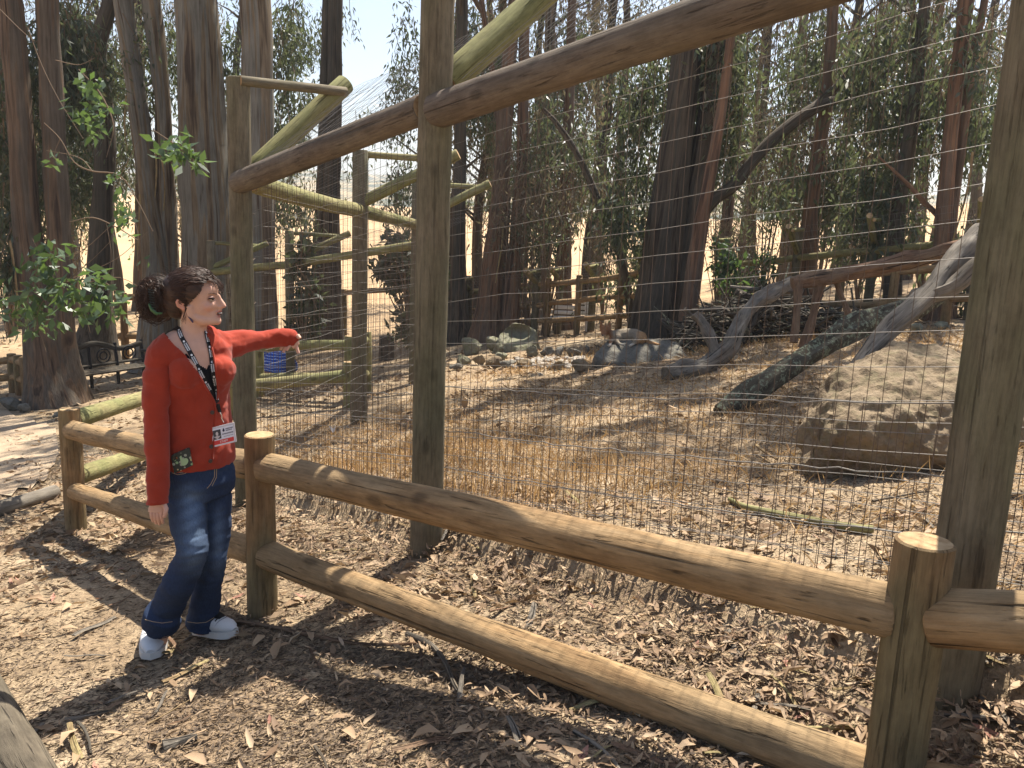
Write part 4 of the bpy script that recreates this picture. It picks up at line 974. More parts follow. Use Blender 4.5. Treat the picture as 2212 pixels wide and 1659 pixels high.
# ------------------------------------------------------------------ park bench in the shade
def bench():
    b = at(235, 862); d = dep(b); k = d / F_PX
    root = thing('park_bench', 'old dark wooden bench with scrolled iron back panels, under the trees', 'bench', b)
    wood = [M['bark_dark'], M['bark_dark']]; iron = plain('black_iron', (0.02, 0.02, 0.022), 0.5, 0.5, 0.6)
    A = at(172, 868); B = at(345, 838); X = unit((B - A) * np.array([1, 1, 0])); Y = np.array([-X[1], X[0], 0]); Y = Y if Y[1] > 0 else -Y
    L = np.linalg.norm((B - A)[:2]); g0 = (A[2] + B[2]) / 2
    def Q(u, v, z): q = A + X * u * L + Y * v; return np.array([q[0], q[1], A[2] + (B[2] - A[2]) * u + z])
    bolt = lambda nm, P, r, m_: MB().tube(P, r, 8).build(nm, m_, root)
    t = np.linspace(0, 1, 15)
    bolt('top_rail', np.array([Q(u, .5, .80 + .10 * math.sin(u * math.pi * 2 - .6) * math.sin(u * math.pi)) for u in t]), np.tile([.022, .05], (15, 1)), M['bark_dark'])
    bolt('back_rail', np.array([Q(u, .47, .50) for u in t]), .03, M['bark_dark'])
    for u in (.0, .33, .66, 1.0): bolt('back_post', np.array([Q(u, .45, .1), Q(u, .46, .45), Q(u, .52, .86)]), .032, iron)
    for j in range(4): MB().box(Q(.5, .06 + j * .115, .43), L, .09, .03, X, Y).build('seat_slat', M['bark_dark'], root)
    for u in (.01, .99):
        bolt('leg', np.array([Q(u, .02, 0), Q(u, .05, .25), Q(u, .02, .43)]), .028, iron); bolt('leg', np.array([Q(u, .46, 0), Q(u, .44, .42)]), .028, iron)
        bolt('armrest', np.array([Q(u, .0, .43), Q(u, .0, .66), Q(u, .25, .68), Q(u, .48, .66)]), .026, iron)
    for u in (.16, .5, .83):
        for r_ in (.13, .07):
            a = np.linspace(0, 2 * np.pi, 17); bolt('scroll', np.array([Q(u, .48, .65) + X * r_ * math.cos(x) + Z3 * r_ * math.sin(x) for x in a]), .013, iron)
bench()

# ------------------------------------------------------------------ the animal on the boulder
def animal():
    c0 = on(1345, 735, dep(at(1330, 790)) + .42); d = dep(c0); k = d / F_PX
    dx = _R; 
    def W(x, y, dd=0.0):
        y = 712 + (y - 712) * .72 + 9 if y > 712 else y + 9
        return on(x, y, d + dd)
    mb = MB()
    tb = lambda P, R_, n=12: mb.tube(np.array(P), np.array(R_) * k, n)
    tb([W(1318, 722), W(1332, 718), W(1352, 717), W(1372, 719), W(1388, 727), W(1394, 734)], [11, 14, 16, 16, 14, 8])       # trunk of the body
    mb.ell(W(1330, 722, -.03), (14 * k, .13, 13 * k)); mb.ell(W(1380, 727, -.05), (15 * k, .15, 13 * k))                   # chest, haunch
    tb([W(1322, 718), W(1314, 710, -.05), W(1308, 706, -.08)], [11, 9.5, 8])                                            # neck
    mb.ell(W(1307, 703, -.1), (11 * k, .09, 10 * k)); tb([W(1306, 708, -.14), W(1303, 714, -.22), W(1302, 717, -.26)], [7.5, 5, 3.2])   # head and muzzle
    for x, tx in ((1300, 1297), (1315, 1319)): tb([W(x, 700, -.08), W((x + tx) / 2, 691, -.08), W(tx, 682, -.08)], [5.2, 3.8, .6], 8)   # ears
    tb([W(1322, 730, -.08), W(1319, 738, -.18), W(1318, 744, -.24), W(1315, 748, -.30)], [6, 4.2, 3.2, 3.4]); tb([W(1330, 730, -.1), W(1336, 740, -.2), W(1341, 744, -.26), W(1348, 745, -.28)], [6, 4, 3, 3])
    tb([W(1380, 730, -.14), W(1371, 736, -.22), W(1368, 742, -.22), W(1360, 749, -.28)], [8, 5, 3.4, 3.2])
    tb([W(1392, 733, 0), W(1404, 740, -.05), W(1416, 744, -.06), W(1428, 746, -.06)], [5, 5.5, 4.8, 2], 10)                 # tail
    me = remesh('body', mb, .012, 4); co = get_co(me); q = co - CAM; z = q @ _F; px = IMG_W / 2 + F_PX * (q @ _R) / z; py = IMG_H / 2 - F_PX * (q @ _U) / z
    C = np.tile(np.array([.24, .195, .14]), (len(co), 1))
    def blend(m, c): m = np.clip(m, 0, 1)[:, None]; return C * (1 - m) + np.array(c) * m
    C = blend((1326 - px) / 8, (.24, .11, .05)); C = blend((px - 1372) / 10 * (py > 716), (.33, .19, .09)); C = blend((py - 740) / 4, (.5, .44, .36)); C = blend((px - 1396) / 6, (.33, .18, .08))
    C = blend((1 - ((px - 1303) ** 2 + (py - 725) ** 2) / 9) * 1.0, (.05, .04, .035)); C = blend(((py - 722) / 4) * ((px < 1316) & (px > 1297) & (py < 734)), (.55, .45, .34))
    set_col(me, C); me.materials.append(vcol_mat('animal_fur', .9, 45, .8, .012))
    root = thing('wild_dog', 'tan and grey dog-like animal with pricked ears lying on the grey boulder', 'animal', W(1350, 745))
    link('body', me, root)
    dk = plain('animal_eye', (.01, .008, .006), .3)
    for x in (1304, 1311): link('eye', MB().ell(W(x, 706, -.185), (.008,) * 3, n=8, m=6).mesh('eye', dk), root)
    link('nose', MB().ell(W(1302, 716, -.27), (.013, .012, .01), n=8, m=6).mesh('nose', dk), root)
animal()

# ------------------------------------------------------------------ the visitor in blue beyond the side fence
def blue_person():
    b = at(600, 835); d = dep(b)
    def W(x, y, dd=0.0): return on(x, y, d + dd)
    k = d / F_PX
    root = thing('person', 'fair-haired person in blue striped shirt crouching behind the side fence', 'person', b)
    skin = plain('fair_skin', (.50, .30, .21), .6)
    mb = MB(); tb = lambda P, R_, n=14: mb.tube(np.array(P), np.array(R_) * k, n)
    mb.ell(W(592, 745, .05), (15 * k, .12, 17 * k)); tb([W(594, 756, .03), W(596, 768, .02)], [8, 8])
    tb([W(598, 762, .05), W(600, 780, 0), W(600, 800, -.05), W(598, 815, 0)], [18, 30, 30, 26])
    for s_ in (-1, 1): tb([W(598 + s_ * 22, 772, .05), W(598 + s_ * 34, 794, .2), W(598 + s_ * 22, 812, .45)], [9, 8, 6])
    for s_ in (-1, 1): tb([W(598 + s_ * 12, 818, 0), W(598 + s_ * 20, 808, .42), W(598 + s_ * 17, 838, .25), W(598 + s_ * 17, 842, .45)], [15, 12, 7, 6])
    link('body', remesh('body', mb, .014, 3, mats=[skin]), root)
    mb = MB(); tb = lambda P, R_, n=16: mb.tube(np.array(P), np.array(R_) * k, n)
    tb([W(598, 762, .05), W(600, 778, 0), W(600, 795, -.06), W(598, 806, -.06)], [20, 34, 34, 32]); 
    for s_ in (-1, 1): tb([W(598 + s_ * 18, 768, .05), W(598 + s_ * 33, 788, .12), W(598 + s_ * 36, 797, .2)], [13, 12, 11])
    t = NT('blue_striped_shirt', .8); p = t.pos(); sep = t.n.new('ShaderNodeSeparateXYZ'); t.link(p, sep.inputs[0])
    w_ = t.n.new('ShaderNodeTexWave'); w_.bands_direction = 'Z'; w_.inputs['Scale'].default_value = 7; w_.inputs['Distortion'].default_value = 3; w_.inputs['Detail'].default_value = 1; w_.inputs['Detail Scale'].default_value = 1.2
    t.link(t.scale(p, (1, 1, 1)), w_.inputs[0]); t.color(t.mix(t.ramp(w_.outputs['Fac'], [(.84, 0), (.9, 1)]), (.015, .08, .42), (.45, .55, .8)))
    link('shirt', remesh('shirt', mb, .014, 3, mats=[t.mat]), root)
    mb = MB(); mb.tube(np.array([W(598, 806, -.03), W(598, 822, 0)]), np.array([30, 27]) * k, 16)
    for s_ in (-1, 1): mb.tube(np.array([W(598 + s_ * 12, 820, 0), W(598 + s_ * 20, 808, .42), W(598 + s_ * 17, 836, .25)]), np.array([18, 15, 9]) * k, 12)
    link('jeans', remesh('jeans', mb, .014, 3, mats=[plain('dark_blue_denim', (.03, .045, .11), .9)]), root)
    mb = MB(); mb.ell(W(592, 744, .03), (17 * k, .13, 18 * k)); mb.tube(np.array([W(590, 745, -.02), W(590, 758, -.07), W(592, 768, -.10)]), np.array([16, 14, 8]) * k, 12)
    link('hair', remesh('hair', mb, .012, 2, mats=[plain('fair_hair', (.33, .23, .12), .6)]), root)
blue_person()
# ------------------------------------------------------------------ the woman pointing
from mathutils.bvhtree import BVHTree
def in_poly(x, y, poly):
    c = np.zeros(len(x), bool); n = len(poly)
    for i in range(n):
        x1, y1 = poly[i]; x2, y2 = poly[(i + 1) % n]
        k = ((y1 > y) != (y2 > y)) & (x < (x2 - x1) * (y - y1) / (y2 - y1 + 1e-12) + x1); c ^= k
    return c
def px_of(co):
    q = co - CAM; z = q @ _F; return IMG_W / 2 + F_PX * (q @ _R) / z, IMG_H / 2 - F_PX * (q @ _U) / z
def cut_faces(me, mask_fn):
    """open a garment: drop the faces whose centre the test picks"""
    bm = bmesh.new(); bm.from_mesh(me); bm.faces.ensure_lookup_table(); bm.normal_update()
    c = np.array([f.calc_center_median() for f in bm.faces]); nrm = np.array([f.normal for f in bm.faces])
    kill = mask_fn(c, nrm); bmesh.ops.delete(bm, geom=[f for f, k in zip(bm.faces, kill) if k], context='FACES'); bm.to_mesh(me); bm.free(); me.update()
def bvh_of(me): return BVHTree.FromPolygons([tuple(v.co) for v in me.vertices], [tuple(p.vertices) for p in me.polygons])
def hit(bv, px, py, lift=0.0):
    d = Vector(ray(px, py)).normalized(); h, n, i, dist = bv.ray_cast(Vector(CAM), d)
    if h is None: return None, None
    if n.dot(d) > 0: n = -n
    return np.array(h + n * lift), np.array(n)
def wrinkle(me, amp, freq, seed, stretch=(1, 1, 1)):
    from mathutils import noise as mn
    me.update(); off = Vector((seed * 1.3, seed * 2.1, seed * .7)); S_ = Vector(stretch)
    nr = [v.normal.copy() for v in me.vertices]
    for v, n in zip(me.vertices, nr):
        q = Vector((v.co.x * S_.x, v.co.y * S_.y, v.co.z * S_.z)) * freq + off
        d = mn.noise(q + Vector((mn.noise(q * .5), 0, 0)) * 1.2); v.co += n * (amp * max(-.35, min(.2, d)))
    me.update()
def knit_mat():
    t = NT('rust_red_knit', .9, .15); p = t.pos(); n = t.noise(p, 14, 4, .6)
    t.color(t.ramp(n, [(.3, (.255, .030, .014)), (.7, (.32, .040, .019))])); t.b.inputs['Sheen Weight'].default_value = .15
    t.bump(t.noise(t.scale(p, (1, 1, .5)), 420, 2, .5), .22, .002); return t.mat
def denim_mat():
    t = NT('blue_denim', .9, .15); c = t.attr('col', 'Color'); p = t.pos()
    n = t.noise(t.scale(p, (1, 1, .25)), 260, 3, .6); t.color(t.mix(.5, c, t.ramp(n, [(.3, .55), (.7, 1.4)]), 'MULTIPLY')); t.bump(n, .35, .001); return t.mat
def skin_mat():
    t = NT('fair_skin_tone', .5, .35); p = t.pos(); n = t.noise(p, 40, 4, .6)
    c = t.attr('col', 'Color'); t.color(t.mix(.18, c, t.ramp(n, [(.3, .7), (.7, 1.2)]), 'MULTIPLY')); t.b.inputs['Subsurface Weight'].default_value = .06
    t.b.inputs['Subsurface Radius'].default_value = (.012, .005, .003); t.bump(t.noise(p, 350, 2), .08, .001); return t.mat
def hair_mat():
    t = NT('dark_brown_hair', .55, .28); g = t.attr('gc'); n = t.noise(t.scale(g, (1, 1, .1)), 130, 4, .6)
    t.color(t.ramp(n, [(.25, (.014, .008, .0055)), (.5, (.042, .022, .014)), (.75, (.10, .05, .03))])); t.bump(n, .6, .003); return t.mat
def woman():
    fR, fL = at(330, 1418), at(452, 1378); y0 = (fR[1] + fL[1]) / 2
    dR, dL = fR[1] - y0, fL[1] - y0
    def W(px, py, dy=0.0):
        r = ray(px, py); return CAM + r * ((y0 + dy) / r[1])
    pm = y0 / _F[1] / F_PX * 1.0
    FW = np.array([.64, -.77, 0]); LF = np.array([.77, .64, 0])
    root = thing('person', 'woman in a rust red cardigan and flared blue jeans pointing right with her arm outstretched', 'person', (fR + fL) / 2)
    skin, knit, denim, hair = skin_mat(), knit_mat(), denim_mat(), hair_mat()
    kc = .192 * pm
    HF = np.array([math.cos(-.02), -math.sin(-.02), 0]); HS = np.array([-math.sin(-.02), -math.cos(-.02), 0])   # facing, and towards her right ear
    def Hd(u, v, w=0.0, dy=.0):
        c = W((300 + 860 / 4.608) * .8848, (620 + v / 4.608) * .8848, dy)
        return c + HF * (u - 860) * kc + HS * w
    Zv = np.array([0, 0, 1.0])
    def hel(mb, u, v, ru, rv, w, lat=0.0): mb.ell(Hd(u, v, lat), (ru * kc, w, rv * kc), HF, HS, 18, 12)
    # ---------- body (one continuous skin: head, neck, trunk, arms, hands, legs)
    mb = MB()
    hel(mb, 795, 445, 262, 250, .074); hel(mb, 900, 560, 160, 195, .061); hel(mb, 950, 670, 118, 118, .044); hel(mb, 975, 410, 88, 115, .052)
    hel(mb, 1056, 742, 46, 50, .023); hel(mb, 1000, 560, 72, 90, .050)
    for s_ in (-1, 1):
        mb.tube([Hd(1044, 738, s_ * .012), Hd(930, 735, s_ * .036), Hd(820, 690, s_ * .050), Hd(800, 560, s_ * .056)], [.019, .022, .022, .022], 10)
        hel(mb, 985, 575, 50, 46, .020, s_ * .038)
        hel(mb, 1092, 585, 22, 18, .010, s_ * .009)
    mb.tube([Hd(1058, 455), Hd(1082, 500), Hd(1112, 548), Hd(1128, 575)], [.011, .0095, .011, .0115], 10); hel(mb, 1132, 574, 27, 24, .0115)
    mb.tube([Hd(1084, 600), Hd(1078, 640)], [.012, .014], 10)
    hel(mb, 1070, 640, 28, 14, .021); hel(mb, 1064, 688, 28, 17, .019); hel(mb, 1040, 665, 34, 40, .026)
    mb.tube([Hd(820, 680), Hd(800, 800), Hd(790, 900), Hd(770, 1010)], [[.056, .062], [.051, .056], [.053, .058], [.075, .07]], 16, ref=HF)
    tor = [(427, 1010, .142, .095, 0), (425, 940, .13, .09, 0), (422, 880, .12, .085, 0), (424, 800, .132, .095, -.0), (419, 752, .142, .082, 0), (416, 728, .10, .062, 0), (414, 712, .06, .055, 0)]
    mb.tube([W(x, y, d) for x, y, a, b, d in tor], [[a, b] for x, y, a, b, d in tor], 24, ref=LF)
    for s_ in (-1, 1): mb.ell(W(424, 795) + FW * .055 + LF * s_ * .066, (.06, .055, .062), LF, FW)
    armR = [(350, 762, -.085), (338, 850, -.125), (337, 935, -.15), (341, 1010, -.18), (341, 1088, -.21)]
    armL = [(478, 746, .10), (520, 737, .17), (570, 733, .25), (612, 729, .30), (634, 731, .325)]
    mb.tube([W(*q) for q in armR], [.046, .04, .034, .031, .024], 12); mb.tube([W(*q) for q in armL], [.046, .042, .035, .031, .024], 12, ref=(0, 0, 1))
    mb.tube([W(414, 728), W(380, 738, -.04), W(352, 760, -.085)], [.05, .047, .048], 12, ref=(0, 0, 1)); mb.tube([W(418, 728), W(452, 732, .05), W(478, 744, .1)], [.05, .046, .047], 12, ref=(0, 0, 1))
    legR = [(402, 1050, -.02), (408, 1120, -.09), (416, 1190, -.15), (384, 1262, -.09 + dR * .4), (356, 1325, dR * .8), (344, 1385, dR + .05)]
    legL = [(458, 1050, .05), (466, 1120, .03), (461, 1200, .0), (449, 1270, dL * .5), (440, 1330, dL), (437, 1366, dL)]
    mb.tube([W(*q) for q in legR], [.075, .066, .052, .046, .038, .034], 12, ref=(1, 0, 0)); mb.tube([W(*q) for q in legL], [.072, .062, .05, .044, .036, .034], 12, ref=(1, 0, 0))
    # palms
    mb.tube([W(341, 1084, -.21), W(340, 1098, -.215), W(339, 1108, -.22)], [[.022, .018], [.038, .015], [.036, .013]], 12, ref=(1, 0, 0))
    mb.tube([W(632, 731, .325), W(634, 738, .32), W(626, 744, .315)], [[.02, .02], [.032, .017], [.030, .014]], 12, ref=(1, 0, 0))
    me = remesh('body', mb, .0042, 5)
    co = get_co(me)
    # soft eye sockets and mouth crease
    def dent(u, v, w, r, amt, dirv):
        c = Hd(u, v, w); g = np.exp(-(((co - c) / r) ** 2).sum(1)); co[:] = co + np.outer(g * amt, dirv)
    for s_ in (-1, 1): dent(1045, 482, s_ * .040, .013, .009, -HF)
    for s_ in (-1, 1): dent(1030, 500, s_ * .033, .010, .004, -HF)
    dent(1095, 662, 0, np.array([.02, .02, .006]), .007, -HF); dent(1070, 715, 0, .010, .004, -HF); dent(1090, 612, 0, np.array([.014, .014, .006]), .003, -HF)
    set_co(me, co)
    base = np.tile(np.array([.56, .335, .245]), (len(co), 1))
    def tint(c, r, col, amt):
        nonlocal base
        g = np.clip(amt * np.exp(-(((co - c) / r) ** 2).sum(1)), 0, 1)[:, None]; base = base * (1 - g) + np.array(col) * g
    for s_ in (-1, 1): tint(Hd(990, 590, s_ * .045), .022, (.56, .25, .19), .5)
    tint(Hd(1130, 575), .012, (.60, .27, .20), .5)
    for s_ in (-1, 0, 1): tint(Hd(1092, 640, s_ * .009), np.array([.012, .012, .0055]), (.40, .13, .11), .9); tint(Hd(1086, 690, s_ * .008), np.array([.012, .012, .006]), (.43, .15, .125), .9)
    set_col(me, base); me.materials.append(skin)
    # fingers, rooted in the palms, joined to the same skin
    fb = MB()
    def finger(P, r0, r1): fb.tube(np.array(P), np.linspace(r0, r1, len(P)), 8)
    for i, (x, ln) in enumerate(((327, 15), (334, 20), (341, 22), (348, 19))):
        finger([W(x + 2, 1103, -.218), W(x, 1110, -.225), W(x + 1, 1110 + ln * .5, -.225), W(x + 4, 1110 + ln, -.205)], .0088, .0066)
    finger([W(354, 1090, -.22), W(359, 1099, -.235), W(357, 1110, -.24), W(355, 1116, -.235)], .0105, .0075)
    for P in ([(628, 742), (626, 746), (622, 752), (619, 757)], [(622, 742), (619, 747), (615, 754), (612, 761)], [(615, 740), (612, 745), (609, 750), (606, 755)], [(609, 737), (605, 741), (602, 745), (600, 748)]):
        finger([W(x, y, .31 - .006 * k) for k, (x, y) in enumerate(P)], .0088, .0062)
    finger([W(636, 738, .32), W(640, 746, .315), W(642, 754, .31), W(645, 763, .305)], .009, .0065); finger([W(638, 730, .31), W(645, 726, .30), W(648, 731, .295)], .0105, .008)
    fm = fb.mesh('fingers', skin); n0 = len(me.vertices); set_col(fm, np.tile(np.array([.56, .32, .235]), (len(fm.vertices), 1)))
    bm = bmesh.new(); bm.from_mesh(me); bm.from_mesh(fm); bm.to_mesh(me); bm.free(); bpy.data.meshes.remove(fm)
    me.polygons.foreach_set('use_smooth', np.ones(len(me.polygons), bool)); link('body', me, root); bvb = bvh_of(me)
    # ---------- face pieces
    wht = plain('eye_white', (.38, .35, .33), .3); irs = plain('iris', (.05, .03, .02), .2); dkb = plain('brow_hair', (.12, .07, .05), .8); lash = plain('lash', (.015, .01, .01), .7)
    for s_ in (-1, 1):
        e = link('eye', MB().ell(Hd(1028, 486, s_ * .036), (.0108,) * 3, n=14, m=10).mesh('eye', wht), root)
        link('iris', MB().ell(Hd(1046, 488, s_ * .041), (.0048, .006, .006), n=10, m=8).mesh('iris', irs), e)
        mbk = MB(); 
        mbk.tube([Hd(1000, 490, s_ * .0515), Hd(1022, 482, s_ * .0515), Hd(1046, 481, s_ * .047), Hd(1060, 484, s_ * .037)], [.0014, .0030, .0032, .0016], 6); link('eyelash', mbk.mesh('eyelash', lash), root)
        lid = MB().ell(Hd(1024, 481, s_ * .036), (.0132, .0128, .0088), HF, HS, 12, 9).mesh('eyelid', skin); set_col(lid, np.tile(np.array([.48, .27, .2]), (len(lid.vertices), 1))); link('eyelid', lid, root)
        link('eyebrow', MB().tube([Hd(1005, 432, s_ * .054), Hd(1035, 424, s_ * .047), Hd(1060, 430, s_ * .034), Hd(1072, 442, s_ * .020)], [.0008, .0018, .0022, .0016], 6).mesh('eyebrow', dkb), root)
    link('mouth', MB().ell(Hd(1086, 662, 0), (.0085, .016, .0032), HF, HS).mesh('mouth', plain('mouth_inside', (.10, .025, .02), .5)), root)
    link('teeth', MB().ell(Hd(1087, 656, 0), (.008, .013, .0028), HF, HS).mesh('teeth', plain('teeth', (.65, .62, .55), .3)), root)
    em = MB()
    em.tube([Hd(742, 600, .071), Hd(705, 570, .078), Hd(694, 525, .081), Hd(712, 492, .079), Hd(748, 492, .073), Hd(762, 520, .068)], [.0055, .0058, .006, .0058, .005, .004], 8)
    em.ell(Hd(732, 545, .070), (.014, .007, .022), HF, HS); em.ell(Hd(752, 598, .069), (.009, .006, .010), HF, HS)
    er = remesh('ear', em, .0022, 3); set_col(er, np.tile(np.array([.58, .27, .19]), (len(er.vertices), 1))); er.materials.append(skin); link('ear', er, root)
    link('earring', MB().tube([Hd(772, 622, .071), Hd(800, 680, .072), Hd(828, 705, .071), Hd(842, 725, .070), Hd(858, 750, .069)], [.0006, .0006, .0035, .0045, .003], 8).mesh('earring', plain('dark_bead', (.03, .015, .06), .25, .6)), root)
    # ---------- hair
    hb = MB(); hel(hb, 785, 415, 300, 262, .086); hel(hb, 630, 570, 150, 172, .070); hel(hb, 540, 560, 120, 130, .058); hel(hb, 700, 420, 250, 235, .084)
    hel(hb, 850, 310, 180, 125, .068)
    hm = remesh('hair', hb, .006, 3)
    def hair_cut(c, n):
        u = 860 + ((c - np.array(Hd(860, 500))) @ HF) / kc; x, y = px_of(c); v = (y / .8848 - 620) * 4.608
        return ((v > 275) & (u > 992 - (v - 280) * .35)) | ((v > 440 + (945 - u) * .95) & (u > 800)) | ((u > 790) & (v > 560)) | ((v > 610) & (u > 700))
    cut_faces(hm, hair_cut); hm.polygons.foreach_set('use_smooth', np.ones(len(hm.polygons), bool)); hm.materials.append(hair)
    ga = hm.attributes.new('gc', 'FLOAT_VECTOR', 'POINT'); hc = get_co(hm); ga.data.foreach_set('vector', np.stack([hc[:, 2] * .8 + hc[:, 0] * .25, hc[:, 1] * .8, hc[:, 0]], 1).astype(np.float32).ravel())
    ho = link('hair', hm, root); bvh = bvh_of(hm)
    rng = np.random.default_rng(4); sb = MB()
    C0 = Hd(785, 415); Rr = np.array([300 * kc, .086, 262 * kc])
    def on_cap(q, k=1.0):
        l = q - C0; loc = np.array([l @ HF, l @ HS, l[2]]) / Rr; loc = loc / np.linalg.norm(loc) * k
        return C0 + HF * loc[0] * Rr[0] + HS * loc[1] * Rr[1] + Zv * loc[2] * Rr[2]
    clip = Hd(440, 560, .03)
    for i in range(950):
        f_ = rng.random(); s_ = 1 if rng.random() < .8 else -1
        if f_ < .4: st = Hd(rng.uniform(880, 985), rng.uniform(170, 325), s_ * rng.uniform(.0, .075))
        elif f_ < .65: st = Hd(rng.uniform(560, 800), rng.uniform(330, 560), s_ * rng.uniform(.05, .085))
        else: st = Hd(rng.uniform(600, 980), rng.uniform(140, 300), s_ * rng.uniform(0, .082))
        en = Hd(rng.uniform(420, 520), rng.uniform(470, 640), s_ * rng.uniform(.01, .06)); k = rng.uniform(1.005, 1.045); t = np.linspace(0, 1, 8)
        P = np.array([on_cap(st + (en - st) * x + Zv * .02 * math.sin(x * 3.1), k) for x in t]) + rng.normal(size=(8, 3)) * .0012
        sb.tube(P, np.linspace(.0016, .0011, 8), 4, cap=False)
    for i in range(46):   # fringe, temple wisps and loose strands in front of the ear
        if i < 26: P = [Hd(960 + rng.normal() * 18, 270 + rng.normal() * 12, .05 - i * .0035), Hd(1035 + rng.normal() * 12, 285, .05 - i * .0035), Hd(1088 + rng.normal() * 10, 345, .045 - i * .0034), Hd(1108 + rng.normal() * 12, 425 + rng.normal() * 25, .04 - i * .003)]
        elif i < 38: P = [Hd(940, 300 + rng.normal() * 15, .064), Hd(915 + rng.normal() * 15, 390, .072), Hd(870 + rng.normal() * 12, 450, .076), Hd(810 + rng.normal() * 12, 500, .079), Hd(760, 530 + rng.normal() * 12, .082)]
        else: P = [Hd(790 + rng.normal() * 8, 500, .077), Hd(790 + rng.normal() * 6, 600, .074), Hd(760 + rng.normal() * 12, 680, .064), Hd(735 + rng.normal() * 14, 740 + rng.normal() * 20, .056)]
        sb.tube(P, np.linspace(.0016, .0005, len(P)), 4, cap=False)
    for i in range(40):   # flyaways over the crown and nape
        a = rng.uniform(.25, 2.6); q = C0 + HF * math.cos(a) * Rr[0] + Zv * math.sin(a) * Rr[2] + HS * rng.uniform(-.04, .05)
        dv = unit(np.array([-.6, rng.normal() * .2, .25 + rng.normal() * .3])); sb.tube([q, q + dv * .03, q + dv * .055 - Zv * .012], [.0007, .0006, .0003], 3, cap=False)
    so_ = sb.build('strands', hair, ho); tag(so_, kind='stuff')
    bb = MB(); hel(bb, 410, 520, 130, 185, .058); hel(bb, 350, 640, 95, 85, .045); hel(bb, 420, 375, 85, 70, .045); hel(bb, 490, 640, 130, 95, .055); hel(bb, 320, 520, 85, 100, .04)
    bme = remesh('bun', bb, .006, 3); bme.materials.append(hair); ga = bme.attributes.new('gc', 'FLOAT_VECTOR', 'POINT'); ga.data.foreach_set('vector', (get_co(bme) * 1.5).astype(np.float32).ravel()); bo = link('bun', bme, ho)
    sb = MB()
    for i in range(420):
        a0 = rng.uniform(0, 6.28); da = rng.uniform(1.2, 3.2) * rng.choice([-1, 1]); t = np.linspace(0, 1, 9); lat = rng.uniform(-.95, 1.0); k = rng.uniform(.95, 1.12) + (rng.random() < .28) * rng.uniform(.05, .35)
        c = Hd(388, 530); ru, rv, rw = 150 * kc, 200 * kc, .062; cl = math.sqrt(max(0.05, 1 - lat * lat * .9))
        P = np.array([c + HF * math.cos(a0 + da * x) * ru * k * cl + Zv * math.sin(a0 + da * x) * rv * k * cl + HS * rw * (lat + .15 * math.sin(x * 4 + i)) for x in t]) + rng.normal(size=(9, 3)) * .002
        sb.tube(P, np.linspace(.0017, .0008, 9), 4, cap=False)
    for i in range(120):   # loose curls over the face of the bun
        q = Hd(rng.uniform(270, 500), rng.uniform(370, 690), .05 + rng.uniform(0, .022)); a0 = rng.uniform(0, 6.28); r_ = rng.uniform(.010, .028)
        sb.tube([q + HF * r_ * math.cos(a0 + x) + Zv * r_ * 1.3 * math.sin(a0 + x) + HS * .006 * math.sin(x * 2) for x in np.linspace(0, rng.uniform(2, 4), 8)], np.linspace(.0018, .0007, 8), 4, cap=False)
    for i in range(30):
        q = Hd(rng.uniform(220, 420), rng.uniform(560, 700), rng.uniform(-.03, .05)); sb.tube([q, q + np.array([-.015 + rng.normal() * .012, 0, -.025]), q + np.array([-.03 + rng.normal() * .025, 0, -.035 + rng.normal() * .012])], [.001, .0008, .0004], 3, cap=False)
    tag(sb.build('strands', hair, bo), kind='stuff')
    cb = MB(); cb.tube([Hd(385, 560, .072), Hd(420, 620, .078), Hd(470, 665, .076), Hd(525, 660, .066)], [[.004, .003], [.007, .004], [.007, .004], [.003, .003]], 8)
    co_ = cb.build('hair_clip', plain('green_plastic', (.03, .10, .028), .35, .5), root)
    tb_ = MB()
    for j in range(9): v = 400 + j * 27; tb_.tube([Hd(375 + j * 3, v, .070), Hd(405 + j * 3, v + 4, .080), Hd(440 + j * 3, v + 12, .074)], [.0022, .0028, .0012], 6)
    tb_.build('clip_teeth', plain('dark_plastic', (.012, .018, .014), .3, .5), co_)
    # ---------- black undershirt
    ub = MB(); ub.tube([W(x, y, d) for x, y, a, b, d in tor[:6]], [[a + .001, b + .001] for x, y, a, b, d in tor[:6]], 28, ref=LF)
    for s_ in (-1, 1): ub.ell(W(424, 795) + FW * .057 + LF * s_ * .066, (.057, .052, .059), LF, FW)
    ume = remesh('undershirt', ub, .005, 3)
    cut_faces(ume, lambda c, n: (lambda x, y: in_poly(x, y, [(330, 690), (352, 716), (395, 757), (428, 787), (446, 797), (455, 783), (462, 750), (470, 690)]) | ~in_poly(x, y, [(400, 764), (478, 756), (478, 860), (466, 882), (452, 866), (430, 826), (403, 784)]) | (n @ FW < -.2))(*px_of(c)))
    ume.materials.append(plain('black_cotton', (.010, .010, .013), .9, .1)); ume.polygons.foreach_set('use_smooth', np.ones(len(ume.polygons), bool)); link('undershirt', ume, root)
    # ---------- cardigan
    sw = MB()
    st = [(427, 1004, .152, .108, 0), (427, 985, .156, .112, 0), (426, 940, .147, .104, 0), (423, 885, .138, .099, 0), (424, 840, .143, .104, 0), (424, 800, .150, .106, 0), (419, 755, .158, .094, 0), (416, 730, .114, .072, 0), (414, 718, .075, .062, 0)]
    sw.tube([W(x, y, d) for x, y, a, b, d in st], [[a, b] for x, y, a, b, d in st], 32, ref=LF)
    for s_ in (-1, 1): sw.ell(W(424, 797) + FW * .064 + LF * s_ * .068, (.068, .062, .068), LF, FW)
    sw.tube([W(414, 730), W(380, 741, -.04), W(353, 762, -.085)], [.060, .058, .060], 14, ref=(0, 0, 1)); sw.tube([W(418, 731), W(452, 733, .05), W(480, 745, .1)], [.060, .058, .060], 14, ref=(0, 0, 1))
